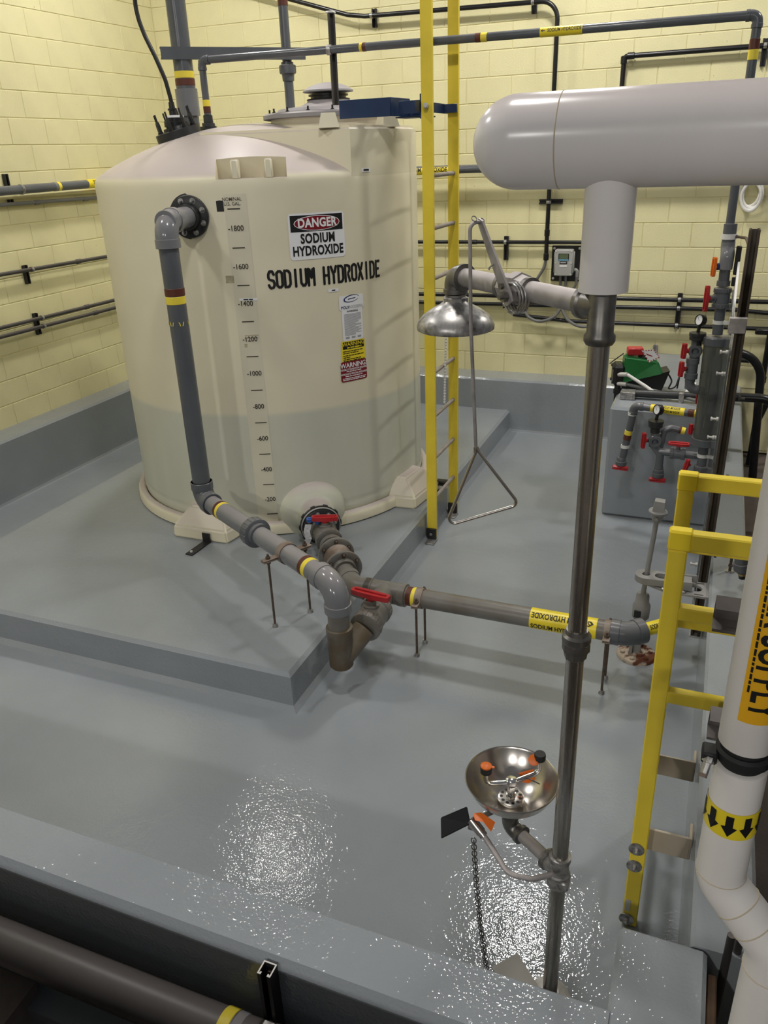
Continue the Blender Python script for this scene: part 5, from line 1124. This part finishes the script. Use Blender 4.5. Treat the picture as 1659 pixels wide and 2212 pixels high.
for z, dx in ((1.375, 0), (1.26, -0.004)):
    build(MB().cyl((x+dx, y, z), (x+dx-0.055, y-0.03, z), 0.013, n=12), 'valve_stem', 'pvc_black', ga); tri_handle(ga, (x+dx-0.057, y-0.03, z), V((-0.85, -0.5, 0)), Z_+X_*0.08, 0.048, 0.036, 'red_plastic')
build(MB().lathe((x-0.008, y, 1.195), Z_, [(0, r*1.2), (0.002, r*1.55), (0.035, r*1.55), (0.037, r*1.35), (0.095, r*1.35), (0.097, r*1.55), (0.130, r*1.55), (0.132, r*1.2)], 20), 'union_valve', 'pvc', ga)
elbow(ga, (x-0.01, y, 1.125), -Z_, X_, r*0.95, 'pvc', L=0.07, bend=0.045); sleeve(ga, 'pipe', 'pvc', (x-0.012, y, 1.21), (x-0.012, y, 1.13), r, 18); sleeve(ga, 'pipe', 'pvc', (x, y, 1.125), (5.56, y, 1.125), r, 18)
gb, r = gauge_stack('low grey manifold with pressure gauge and red handles in front of the plinth', 5.272, -2.36, 0.955, 0.74, 0, 0.45)
x, y = 5.272, -2.36
build(MB().lathe((x, y+0.05, 0.735), -Y_+X_*0.12, [(0, 0.03), (0.05, 0.044), (0.075, 0.044), (0.078, 0.037), (0.092, 0.037), (0.092, 0.022), (0.07, 0.02)], 24).cyl((x, y, 0.69), (x+0.01, y, 0.79), r*1.2, n=20), 'tee_fitting', 'pvc', gb)
build(MB().cyl((x, y, 0.735), (x-0.055, y-0.03, 0.738), 0.013, n=12), 'valve_stem', 'pvc_black', gb); tri_handle(gb, (x-0.057, y-0.03, 0.738), V((-0.85, -0.5, 0)), Z_+X_*0.1, 0.055, 0.034, 'red_plastic')
build(MB().tube([(x, y, 0.70), (x+0.05, y, 0.64), (x+0.05, y, 0.50)], r, 18, 0.06), 'pipe', 'pvc', gb)
build(MB().lathe((x+0.05, y, 0.475), Z_, [(0, r*1.1), (0.002, r*1.55), (0.03, r*1.55), (0.032, r*1.35), (0.055, r*1.35), (0.057, r*1.15), (0.075, r*1.15)], 20), 'union_valve', 'pvc', gb)
tri_handle(gb, (x+0.05, y-0.01, 0.465), -Z_*0.6-Y_*0.8, X_, 0.055, 0.036, 'red_plastic')
sleeve(gb, 'pipe', 'pvc', (x+0.03, y, 0.66), (5.57, y-0.02, 0.66), r*0.95, 18)
ball_valve(gb, (5.432, y-0.01, 0.66), X_, Z_*0.9-Y_*0.3, X_, r*0.95, 'pvc', 'red_plastic', hl=0.066, sh=0.072, hw=0.032)
build(MB().tube([(x+0.04, y+0.03, 0.67), (x+0.055, y+0.04, 0.80), (x+0.10, y+0.05, 0.815), (5.46, y+0.05, 0.80)], r*0.85, 16, 0.04), 'loop_pipe', 'pvc', gb)
bands(gb, (x+0.10, y+0.05, 0.815), (5.46, y+0.05, 0.80), r*0.9, ((0.55, 0.72, 'band_brown'), (0.72, 1.0, 'band_yellow')))
# drain line on the plinth face
dn = thing('drain_line', 'grey drain pipe with yellow label and red valve hanging in front of the plinth', 'pipe', (5.1, -2.2, 0.42))
xd, yd, zd = 5.112, -2.2, 0.915; r = 0.0245
elbow(dn, (xd, yd, zd), -X_, -Z_-X_*0.09, r, 'pvc', L=0.06, bend=0.035)
sleeve(dn, 'pipe', 'pvc', (xd+0.02, yd, zd), (5.60, yd-0.05, zd-0.012), r, 18)
e1 = V((xd-0.045, yd, 0.53)); sleeve(dn, 'pipe', 'pvc', (xd, yd, zd-0.03), e1, r, 18)
bands(dn, (xd, yd, zd), e1, r+0.002, ((0.46, 0.545, 'band_yellow'), (0.545, 0.64, 'band_brown')))
for t in (0.17, 0.80):
    p = V((xd, yd, zd)).lerp(e1, t); build(MB().lathe(p, Z_, [(0, r), (0, r+0.005), (0.022, r+0.005), (0.022, r)], 18, False, False), 'clamp_band', 'white_tube', dn); build(MB().box(V((p.x, -2.115, p.z+0.011)), (0.02, 0.14, 0.018), bev=0.002), 'standoff', 'galvanised', dn)
_a, _b = V((xd+0.02, yd, zd)), V((5.60, yd-0.05, zd-0.012)); p0, p1 = _a.lerp(_b, 0.19), _a.lerp(_b, 0.66); lb = build(MB().rod(p0, p1, r+0.002, 20, 0.03), 'pipe_label', 'label_yellow', dn); ax_ = (p1-p0).normalized()
for o_ in (V((0, -0.55, 0.83)), V((0, -1, -0.05))): pipe_text(lb, 'SODIUM HYDROXIDE', 0.017, (p0+p1)/2, -ax_, o_, r+0.0035, 'ink', 0.68, 0.02)
bands(dn, (xd, yd, zd), (5.60, yd-0.05, zd-0.012), r+0.0015, ((0.72, 0.80, 'band_brown'), (0.80, 0.88, 'band_yellow')))
build(MB().lathe(e1-Z_*0.055-X_*0.008, Z_, [(0, r*1.1), (0.002, r*1.6), (0.03, r*1.6), (0.032, r*1.35), (0.055, r*1.3), (0.06, r*1.15)], 20), 'union_valve', 'pvc', dn)
tri_handle(dn, e1-Z_*0.065-Y_*0.01-X_*0.008, -Z_*0.6-Y_*0.8, X_-Z_*0.08, 0.055, 0.036, 'red_plastic')
# ---- metering pump on the plinth
pu = thing('metering_pump', 'green and black metering pump on top of the grey plinth', 'pump', (5.12, -1.55, BT))
def gy(q, y=-1.62): return hy(q, y)
b0 = V((5.045, -1.55, 0.985)); ax3 = (V((0.97, 0.22, 0)), V((-0.22, 0.97, 0)), Z_)
def pb_(x, y, z): return b0+ax3[0]*x+ax3[1]*y+Z_*z
gb_ = build(MB().hexa([pb_(-0.10, -0.09, -0.075), pb_(0.20, -0.09, 0.0), pb_(0.20, 0.09, 0.0), pb_(-0.10, 0.09, -0.075)], [pb_(-0.09, -0.065, 0.135), pb_(0.15, -0.06, 0.10), pb_(0.15, 0.06, 0.10), pb_(-0.09, 0.065, 0.135)]), 'housing', 'pump_green', pu, smooth=False)
bm = bmesh.new(); bm.from_mesh(gb_.data); bmesh.ops.bevel(bm, geom=bm.edges[:], offset=0.014, segments=3, affect='EDGES'); bm.to_mesh(gb_.data); bm.free()
bs = build(MB().hexa([pb_(-0.10, -0.085, -0.13), pb_(0.19, -0.085, -0.13), pb_(0.19, 0.085, -0.13), pb_(-0.10, 0.085, -0.13)], [pb_(-0.10, -0.088, -0.07), pb_(0.24, -0.08, 0.03), pb_(0.24, 0.08, 0.03), pb_(-0.10, 0.088, -0.07)]), 'base', 'black_plastic', pu, smooth=False)
build(MB().box(pb_(-0.125, 0.0, -0.01), (0.085, 0.16, 0.16), ax3, 0.02), 'pump_head', 'black_plastic', pu, ang=25)
for sx in (-0.05, 0.05):
    for sz in (-0.055, 0.055): build(MB().lathe(pb_(-0.166, sx, sz-0.01), -ax3[0], [(0, 0.012), (0.008, 0.011)], 10), 'head_screw', 'black_rubber', pu)
build(MB().cyl(pb_(-0.13, -0.07, -0.085), pb_(-0.13, -0.085, -0.20), 0.022, n=14).lathe(pb_(-0.13, -0.085, -0.14), Z_, [(0, 0.03), (0.035, 0.03)], 12), 'suction_valve', 'black_plastic', pu)
build(MB().cyl(pb_(-0.13, -0.07, 0.0), pb_(-0.07, -0.11, 0.01), 0.016, n=12).cyl(pb_(-0.13, -0.07, -0.07), pb_(-0.07, -0.11, -0.065), 0.016, n=12), 'tube_connector', 'cut_steel', pu)
build(MB().box(pb_(0.0, 0.0, 0.133), (0.06, 0.035, 0.002), ax3), 'type_plate', 'white_sticker', pu)
build(MB().lathe(pb_(0.06, 0.0, 0.116), Z_, [(0, 0.05), (0.008, 0.05), (0.012, 0.03), (0.018, 0.03)], 20), 'stroke_knob', 'black_rubber', pu)
build(MB().box(V((5.03, -1.80, BT+0.03)), (0.105, 0.10, 0.055), bev=0.003), 'mounting_bracket', 'galvanised', pu)
tb0 = pb_(-0.07, -0.11, 0.01); cable('white tube curving from the pump head across the plinth', [tb0, tb0+V((0.13, -0.05, -0.06)), tb0+V((0.27, -0.12, -0.115)), tb0+V((0.40, -0.10, -0.10)), tb0+V((0.48, 0.05, -0.05))], 0.012, 'white_tube')
tb1 = pb_(-0.07, -0.11, -0.065); cable('straight grey tube from the pump head to the skid pipes', [tb1, tb1+V((0.2, -0.05, -0.02)), tb1+V((0.40, -0.12, -0.035)), tb1+V((0.50, -0.2, -0.03))], 0.012, 'conduit_grey')
cable('black power cord drooping behind the metering pump', [pb_(0.235, 0, 0.0), pb_(0.27, -0.02, -0.06), pb_(0.25, -0.05, -0.11), pb_(0.30, -0.03, -0.10), pb_(0.33, 0.02, -0.04), pb_(0.32, 0.0, -0.125)], 0.006, 'conduit')
lk = thing('lockout_box', 'red plastic lockout box lying on the green pump', 'lockout box', pb_(-0.03, 0, 0.135))
build(MB().box(pb_(-0.015, 0.0, 0.163), (0.115, 0.085, 0.055), (ax3[0], ax3[1], Z_), 0.008), 'box', 'red_plastic', lk); build(MB().tube([pb_(-0.1, -0.03, 0.15), pb_(-0.16, -0.05, 0.11), pb_(-0.2, -0.06, 0.08)], 0.004, 8), 'cord', 'conduit', lk)
tgp = thing('danger_tag', 'red-striped white lockout tag on the green pump', 'tag', pb_(0.07, -0.03, 0.12))
tp = [hy(q, -1.62) for q in ((1386, 757), (1412, 755), (1427, 772), (1402, 783))]; tn = (tp[1]-tp[0]).cross(tp[3]-tp[0]).normalized(); tn = tn if tn.dot(CAM-tp[0]) > 0 else -tn
build(MB().hexa([p-tn*0.001 for p in tp], [p+tn*0.001 for p in tp]), 'card', 'white_sticker', tgp, smooth=False)
for i in range(4):
    for e in range(4):
        a, b = tp[e], tp[(e+1) % 4]; m0 = a.lerp(b, (i+0.2)/4.2); m1 = a.lerp(b, (i+0.7)/4.2); cen = sum((p for p in tp), V((0, 0, 0)))/4
        build(MB().add([p+tn*0.002 for p in (m0, m1, m1.lerp(cen, 0.18), m0.lerp(cen, 0.18))], [(0, 1, 2, 3)]), 'stripe', 'red_plastic', tgp, smooth=False)
build(MB().add([p+tn*0.002 for p in (tp[0].lerp(tp[3], 0.3).lerp(tp[1], 0.2), tp[0].lerp(tp[3], 0.3).lerp(tp[2], 0.5), tp[0].lerp(tp[3], 0.5).lerp(tp[2], 0.5), tp[0].lerp(tp[3], 0.5).lerp(tp[1], 0.2))], [(0, 1, 2, 3)]), 'print_block', 'red_plastic', tgp, smooth=False)
# black pipe lying along the plinth top
bp_ = thing('suction_pipe', 'black pipe lying on the plinth top behind the drain label', 'pipe', (5.3, -1.78, BT))
build(MB().cyl((5.085, -1.79, BT+0.04), (5.62, -1.80, BT+0.055), 0.028, n=20), 'pipe', 'pvc_black', bp_); build(MB().box((5.40, -1.80, BT+0.03), (0.035, 0.07, 0.09), bev=0.003), 'clamp', 'galvanised', bp_)
build(MB().tube([(5.62, -1.80, BT+0.06), (6.05, -1.80, BT+0.07), (6.12, -1.80, 0.3)], 0.032, 16, 0.16), 'pipe', 'conduit', bp_)
# conduits beyond the curb
conduit('thick black conduit bending down outside the curb behind the pump', [(5.55, -0.7, 0.98), (5.95, -0.7, 0.98), (6.03, -0.7, -0.1)], 0.034, 'conduit', 0.22)
conduit('upright black conduit in the back corner outside the curb', [(6.02, -0.12, -0.1), (6.02, -0.12, 1.03)], 0.024, 'conduit', couplings=[((6.02, -0.12, 0.62), Z_)])
conduit('slanting black conduit in the back corner outside the curb', [(6.2, -0.3, 0.9), (6.02, -0.35, 0.3), (6.0, -0.35, -0.1)], 0.024, 'conduit', 0.3)
sl_ = build(MB().box((6.03, -0.12, 1.04), (0.26, 0.05, 0.05), bev=0.01), 'junction_box', 'conduit'); tag(sl_, 'black conduit box on top of the upright conduit outside the curb', 'conduit box')
hc = MB(); c = hy((1622, 425), -0.09)
for k, (dx, dz) in enumerate(((0, 0), (0.012, 0.012), (-0.010, 0.02))):
    tt = MB().torus(c+V((dx, 0.018*k, dz)), V((0.2, 1, 0.1)), 0.075, 0.010, 32, 8)
    for v in tt.v: v.z = c.z+(v.z-c.z)*1.45
    hc.add(tt.v, tt.f)
hc.tube([c+V((0.01, 0.085, 0.125)), c+V((0.01, -0.02, 0.125)), c+V((0.01, -0.02, 0.15))], 0.006, 8)
tag(build(hc, 'hose_coil', 'white_tube'), 'coil of white tubing hanging on a wall hook behind the riser', 'hose')
# ------------------------------------------------------------------ valve operator
vo = thing('valve_operator', 'grey upright valve key with square nut on a rusty floor flange', 'valve', (5.371, -3.854, 0))
vb = V((5.371, -3.854, 0)); 
fb = build(MB().lathe(vb, Z_, [(0, 0.105), (0.012, 0.104), (0.018, 0.098), (0.02, 0.05), (0.03, 0.046)], 36), 'floor_flange', 'rust_paint', vo)
for i in range(6):
    a = 2*PI*i/6+0.3; build(MB().lathe(vb+V((0.075*math.cos(a), 0.075*math.sin(a), 0.018)), Z_, [(0, 0.014), (0.012, 0.014), (0.014, 0.01)], 6), 'bolt', 'rust_paint', fb, ang=20)
build(MB().box(vb+Z_*0.12, (0.042, 0.042, 0.22), bev=0.003).box(vb+V((-0.03, -0.01, 0.07)), (0.02, 0.06, 0.12), bev=0.004), 'square_stem', 'operator_grey', vo)
u0 = vb+V((0.0, 0.0, 0.23))
build(MB().lathe(u0, Z_, [(0, 0.030), (0.02, 0.044), (0.09, 0.046), (0.11, 0.036), (0.15, 0.034), (0.165, 0.028)], 20), 'universal_joint', 'operator_grey', vo)
build(MB().box(u0+V((-0.015, -0.042, 0.055)), (0.035, 0.012, 0.042), bev=0.002), 'joint_window', 'strut_black', vo)
zt_ = hp((1421, 1110), vb+V((0.02, 0, 0)), V((0.2, -1, 0))); tp_ = V((zt_.x, zt_.y, zt_.z))
build(MB().cyl(u0+Z_*0.15, tp_, 0.013, n=14), 'stem', 'operator_grey', vo)
sdir = (tp_-(u0+Z_*0.15)).normalized()
build(MB().lathe(tp_-sdir*0.045, sdir, [(0, 0.018), (0.02, 0.028), (0.05, 0.032), (0.052, 0.046), (0.060, 0.047), (0.066, 0.042)], 24), 'nut_collar', 'operator_grey', vo)
build(MB().cyl(tp_-sdir*0.015-Y_*0.02, tp_-sdir*0.015-Y_*0.045, 0.008, n=8), 'set_screw', 'operator_grey', vo)
u, v, w = frame(sdir); build(MB().hexa([tp_+sdir*0.015+u*a*0.029+v*b*0.029 for a, b in ((-1, -1), (1, -1), (1, 1), (-1, 1))], [tp_+sdir*0.075+u*a*0.024+v*b*0.024 for a, b in ((-1, -1), (1, -1), (1, 1), (-1, 1))]), 'operating_nut', 'operator_grey', vo, smooth=False)
# slotted wall bracket that guides the stem
gz = 0.495; gh = V((5.376, -3.868, gz))
gk = thing('stem_guide', 'grey slotted guide bracket fixed to the curb round the valve stem', 'bracket', (5.52, -3.88, gz))
def slot(cx, cy, L, R, n=10):
    return [(cx-L/2+R*math.cos(a), cy+R*math.sin(a)) for a in [PI/2+PI*i/n for i in range(n+1)]]+[(cx+L/2+R*math.cos(a), cy+R*math.sin(a)) for a in [-PI/2+PI*i/n for i in range(n+1)]]
def holed(outer, holes, z, h, name, parent, mt):
    bm = bmesh.new(); edges = []
    for loop in [outer]+holes:
        vs = [bm.verts.new((p[0], p[1], 0)) for p in loop]; edges += [bm.edges.new((vs[i], vs[(i+1) % len(vs)])) for i in range(len(vs))]
    bmesh.ops.triangle_fill(bm, use_beauty=True, use_dissolve=False, edges=edges)
    ge = bmesh.ops.extrude_face_region(bm, geom=bm.faces[:]); 
    for v in ge['geom']:
        if isinstance(v, bmesh.types.BMVert): v.co.z += h
    bmesh.ops.recalc_face_normals(bm, faces=bm.faces)
    mb = MB(); bm.verts.index_update(); mb.add([(v.co.x, v.co.y, v.co.z+z) for v in bm.verts], [[v.index for v in f.verts] for f in bm.faces]); bm.free()
    return build(mb, name, mt, parent, ang=30)
gx0, gx1, gyc = 5.376, 5.685, -3.87
outA = [(gx0+0.055*math.cos(a), gyc+0.055*math.sin(a)) for a in [PI/2+PI*i/12 for i in range(13)]]+[(5.60, gyc-0.04), (5.60, gyc+0.04)]
hole = [(gx0+0.02*math.cos(2*PI*i/14), gyc+0.02*math.sin(2*PI*i/14)) for i in range(14)]
holed(outA, [hole, slot(5.49, gyc, 0.09, 0.026)], gz-0.012, 0.035, 'guide_arm', gk, 'operator_grey')
outB = [(5.38, gyc-0.02), (5.46, gyc-0.062), (5.55, gyc-0.078), (gx1, gyc-0.078), (gx1, gyc+0.078), (5.55, gyc+0.07), (5.42, gyc+0.03)]
holed(outB, [slot(5.60, gyc, 0.05, 0.030), slot(5.64, gyc-0.062, 0.035, 0.006), slot(5.64, gyc+0.06, 0.035, 0.006)], gz-0.032, 0.012, 'base_plate', gk, 'operator_grey')
build(MB().box((5.575, gyc-0.045, gz+0.01), (0.06, 0.012, 0.05), bev=0.002), 'stop_tab', 'operator_grey', gk); build(MB().box((5.59, gyc+0.045, gz+0.01), (0.07, 0.012, 0.04), bev=0.002), 'stop_tab', 'operator_grey', gk)
for xx in (5.47, 5.565): build(MB().lathe((xx, gyc-0.062, gz-0.02), Z_, [(0, 0.014), (0.008, 0.014), (0.012, 0.008)], 10), 'bolt', 'galvanised', gk)
# small things on top of the curb beyond the ladder
hb_ = thing('hose_bibb', 'grey pipe end with brass tipped black cap on the curb', 'pipe fitting', hz((1605, 1262), CURB))
q0 = hz((1603, 1215), CURB+0.16); q1 = hz((1604, 1250), CURB+0.07); dq = (q1-q0).normalized()
build(MB().lathe(q0-dq*0.1, dq, [(0, 0.034), (0.1, 0.034), (0.102, 0.040), (0.14, 0.040), (0.142, 0.028), (0.155, 0.026)], 20), 'body', 'pvc', hb_); build(MB().lathe(q0+dq*0.055, dq, [(0, 0.02), (0.014, 0.02), (0.015, 0.018)], 14), 'brass_ring', 'brass', hb_); build(MB().tube([q0-dq*0.06, q0-dq*0.09+V((0.06, 0, 0.02)), V((6.08, q0.y, q0.z+0.05)), V((6.08, q0.y, -0.12))], 0.03, 14, 0.06), 'feed_pipe', 'pvc', hb_); build(MB().lathe(q0+dq*0.068, dq, [(0, 0.02), (0.02, 0.018), (0.024, 0.01)], 14), 'end_cap', 'black_plastic', hb_)
pg = hz((1576, 1234), CURB); hd2 = thing('anchor_rod', 'thin rusty anchor rod standing on the curb beside the pipe end', 'rod', pg)
build(MB().cyl(pg, pg+Z_*0.14, 0.007, n=8).lathe(pg+Z_*0.03, Z_, [(0, 0.012), (0.01, 0.012)], 6), 'rod', 'rod_steel', hd2); build(MB().lathe(pg, Z_, [(0, 0.024), (0.005, 0.024)], 18), 'washer', 'galvanised', hd2)
# ------------------------------------------------------------------ white supply pipe at the right edge
WX, WY_, rw = 5.690, -6.30, 0.051
wp = thing('water_supply_pipe', 'white jacketed water supply pipe with orange label beside the access ladder', 'pipe', (5.81, WY_, -0.1))
def wv(z): return V((WX, WY_, z))
build(MB().lathe(wv(1.462), Z_, [(0, rw-0.002), (0.003, rw), (1.3, rw)], 44), 'upper_jacket', 'white_pipe', wp, ang=60)
zc0 = 1.442
build(MB().lathe(wv(zc0-0.03), Z_, [(0, rw-0.008), (0.05, rw-0.008)], 36), 'pipe_gap', 'black_rubber', wp)
cpq = build(MB().lathe(wv(zc0-0.02), Z_, [(0, rw-0.004), (0.004, rw+0.002), (0.022, rw+0.002), (0.028, rw-0.004)], 36), 'coupling', 'black_rubber', wp)
for s_ in (-1, 1):
    d = V((s_*0.96, -0.28, 0)); c = wv(zc0-0.012)+d*(rw+0.014)
    build(MB().box(c, (0.03, 0.04, 0.028), bev=0.004), 'coupling_lug', 'black_rubber', cpq); build(MB().lathe(c+V((0.0, -0.01, 0.0)), V((0.2*s_, -0.6, -0.8)), [(0, 0.013), (0.012, 0.013), (0.013, 0.009), (0.035, 0.009)], 8), 'bolt', 'galvanised', cpq, ang=25)
    build(MB().cyl(c+V((0.007*s_, -0.031, -0.028)), c+V((0.008*s_, -0.036, -0.034)), 0.0085, n=8), 'bolt_end', 'rusty_steel', cpq)
zq1 = 1.105; lo2 = V((5.814, -6.335, 0.93))
build(MB().lathe(wv(zq1), Z_, [(0, rw), (zc0-0.035-zq1, rw), (zc0-0.032-zq1, rw-0.006)], 44), 'middle_jacket', 'white_pipe', wp, ang=60)
build(MB().tube([wv(zq1+0.02), wv(zq1-0.02), lo2+Z_*0.03, lo2-Z_*0.03], rw, 40, 0.07, 3), 'offset_jacket', 'white_pipe', wp, ang=30)
build(MB().lathe((lo2.x, lo2.y, -0.12), Z_, [(0, rw), (lo2.z-0.02+0.12, rw)], 44), 'lower_jacket', 'white_pipe', wp, ang=60)
dd = (lo2-wv(zq1)).normalized()
for c, ax in ((wv(zq1+0.004), Z_), (wv(zq1-0.02).lerp(lo2+Z_*0.03, 0.36), (lo2+Z_*0.03-wv(zq1-0.02)).normalized()), (wv(zq1-0.02).lerp(lo2+Z_*0.03, 0.66), (lo2+Z_*0.03-wv(zq1-0.02)).normalized()), (lo2-Z_*0.035, Z_)):
    build(MB().torus(c, ax, rw, 0.0016, 40, 6), 'jacket_seam', 'jacket_seam', wp)
def on_pipe(c, a0, r):
    """a0: direction that counts as the middle; x runs along the girth, y along the axis (down = negative)"""
    a0 = V(a0).normalized(); sd = Z_.cross(a0)
    def fn(x, y): t = x/r; return V(c)+Z_*y+(a0*math.cos(t)+sd*math.sin(t))*r
    return fn
fcam = V((CAM.x-WX, CAM.y-WY_, 0)).normalized(); lab_dir = (fcam+V((0.62, 0.1, 0))).normalized()
L0, L1 = 1.545, 1.99
sh_ = sheet(wp, 'pipe_label', 'label_orange', on_pipe(wv((L0+L1)/2), lab_dir, rw+0.001), -0.054, 0.062, box_yr(L1-L0), 20)
fnp = on_pipe(wv(0), lab_dir, rw+0.0022)
text('WATER SUPPLY', 0.052, lambda x, y: fnp(y-0.015, L0+0.018-x), 'lettering', 'ink', sh_, 0.74, 0.022, align='RIGHT', maxe=0.012)
text_fn = lambda x, y: fnp(y-0.045, L0+0.10-x)
mb = MB(); xx = 0.0
for i in range(26):
    w_ = random.uniform(0.006, 0.016); a, b = text_fn(xx-0.32, 0.0022), text_fn(xx-0.32+w_, 0.0022); c, d = text_fn(xx-0.32+w_, -0.0022), text_fn(xx-0.32, -0.0022); mb.add([a, b, c, d], [(0, 1, 2, 3)]); xx += w_+0.003
build(mb, 'small_print', 'ink', sh_, smooth=False)
zb1 = 1.283
bnd = build(MB().lathe(wv(zb1-0.034), Z_, [(0, rw+0.0012), (0.068, rw+0.0012)], 44, False, False), 'flow_band', 'label_yellow', wp)
fnb = on_pipe(wv(zb1), fcam, rw+0.0025)
for k in range(9):
    x0 = (k-4)*0.0365; mb = MB()
    for P in ([(-0.0075, 0.026), (0.0075, 0.026), (0.0075, -0.002), (-0.0075, -0.002)], [(-0.016, -0.004), (-0.0075, -0.001), (0.0075, -0.001), (0.016, -0.004), (0.0, -0.027)]):
        mb.add([fnb(x0+p[0], p[1]) for p in P], [tuple(range(len(P)))])
    build(mb, 'arrow_mark', 'ink', bnd, smooth=False)
# steel behind it, outside the corner of the basin
sc_ = thing('steel_column', 'dark brown steel column behind the white supply pipe', 'column', (5.98, -6.16, -0.12))
build(MB().box((5.90, -6.16, 1.3), (0.012, 0.16, 2.84), bev=0.002), 'flange', 'strut_brown', sc_); build(MB().box((6.02, -6.16, 1.3), (0.23, 0.010, 2.84), bev=0.001), 'web', 'strut_brown', sc_); build(MB().box((6.14, -6.16, 1.3), (0.012, 0.16, 2.84), bev=0.002), 'flange', 'strut_brown', sc_)
for k, x in enumerate((5.775, 5.80)):
    tag(build(MB().cyl((x, -6.02+0.02*k, -0.12), (x+0.005, -6.02+0.02*k, 0.60), 0.011, n=12), 'conduit', 'conduit_dust'), ('thin dull brown upright conduit right against the curb corner', 'thin dull brown upright conduit standing next to the supply pipe')[k], 'conduit', 'thin conduits by the curb corner')
tag(build(MB().box((5.7455, -6.18, 0.18), (0.029, 0.24, 0.60), bev=0.005), 'timber_packing', 'wood_brown'), 'rough brown timber packing against the corner of the curb', 'timber')
# ------------------------------------------------------------------ pipe and strut below the front curb
fpz, fpy, rf = 0.272, -6.565, 0.065
fp_ = thing('floor_pipe', 'large dusty dark grey pipe along the outside of the front curb', 'pipe', (3.6, fpy, fpz))
build(MB().cyl((1.5, fpy, fpz-0.01), (5.6, fpy, fpz+0.012), rf, n=36), 'pipe', 'conduit_dust', fp_)
def fpx(px_, py_): return hy((px_, py_), fpy).x
xb = hy((494, 2205), fpy).x
sleeve(fp_, 'color_band', 'band_yellow', (xb-0.03, fpy, fpz+0.006), (xb+0.01, fpy, fpz+0.006), rf+0.002, 36); sleeve(fp_, 'color_band', 'pvc_light', (xb+0.011, fpy, fpz+0.006), (xb+0.045, fpy, fpz+0.006), rf+0.002, 36)
st_x = hy((578, 2105), -6.495).x; zt2 = hy((575, 2098), -6.50).z
fs = thing('curb_strut', 'short black strut channel upright on the outside of the front curb', 'strut', (st_x, -6.475, -0.12))
build(MB().channel((st_x, -6.473, -0.12), (st_x, -6.473, zt2), -Y_, 0.041, 0.041), 'channel', 'strut_black', fs, smooth=False)
build(MB().channel((st_x, -6.473, zt2-0.0005), (st_x, -6.473, zt2+0.0015), -Y_, 0.041, 0.041), 'cut_end', 'cut_steel', fs, smooth=False)
build(MB().lathe((st_x, -6.478, zt2-0.03), -Y_, [(0, 0.010), (0.008, 0.010)], 6), 'bolt', 'rod_steel', fs, ang=20)
build(MB().lathe((st_x-0.002, fpy, fpz), X_, [(0, rf+0.002), (0, rf+0.006), (0.036, rf+0.006), (0.036, rf+0.002)], 30, False, False).box((st_x+0.016, fpy+0.005, fpz+rf+0.012), (0.034, 0.05, 0.02), bev=0.003), 'pipe_clamp', 'cut_steel', fs)
sb = MB().hexa([(2.2, -6.54, -0.12), (3.68, -6.535, -0.12), (3.74, -7.6, -0.12), (2.2, -7.6, -0.12)], [(2.2, -6.54, 0.055), (3.685, -6.535, 0.055), (3.735, -7.6, 0.055), (2.2, -7.6, 0.055)])
o = build(sb, 'concrete_slab', 'concrete', None, False); o['kind'] = 'structure'
# ------------------------------------------------------------------ tidy up
for o in bpy.data.objects:
    if '_o' in o: del o['_o']
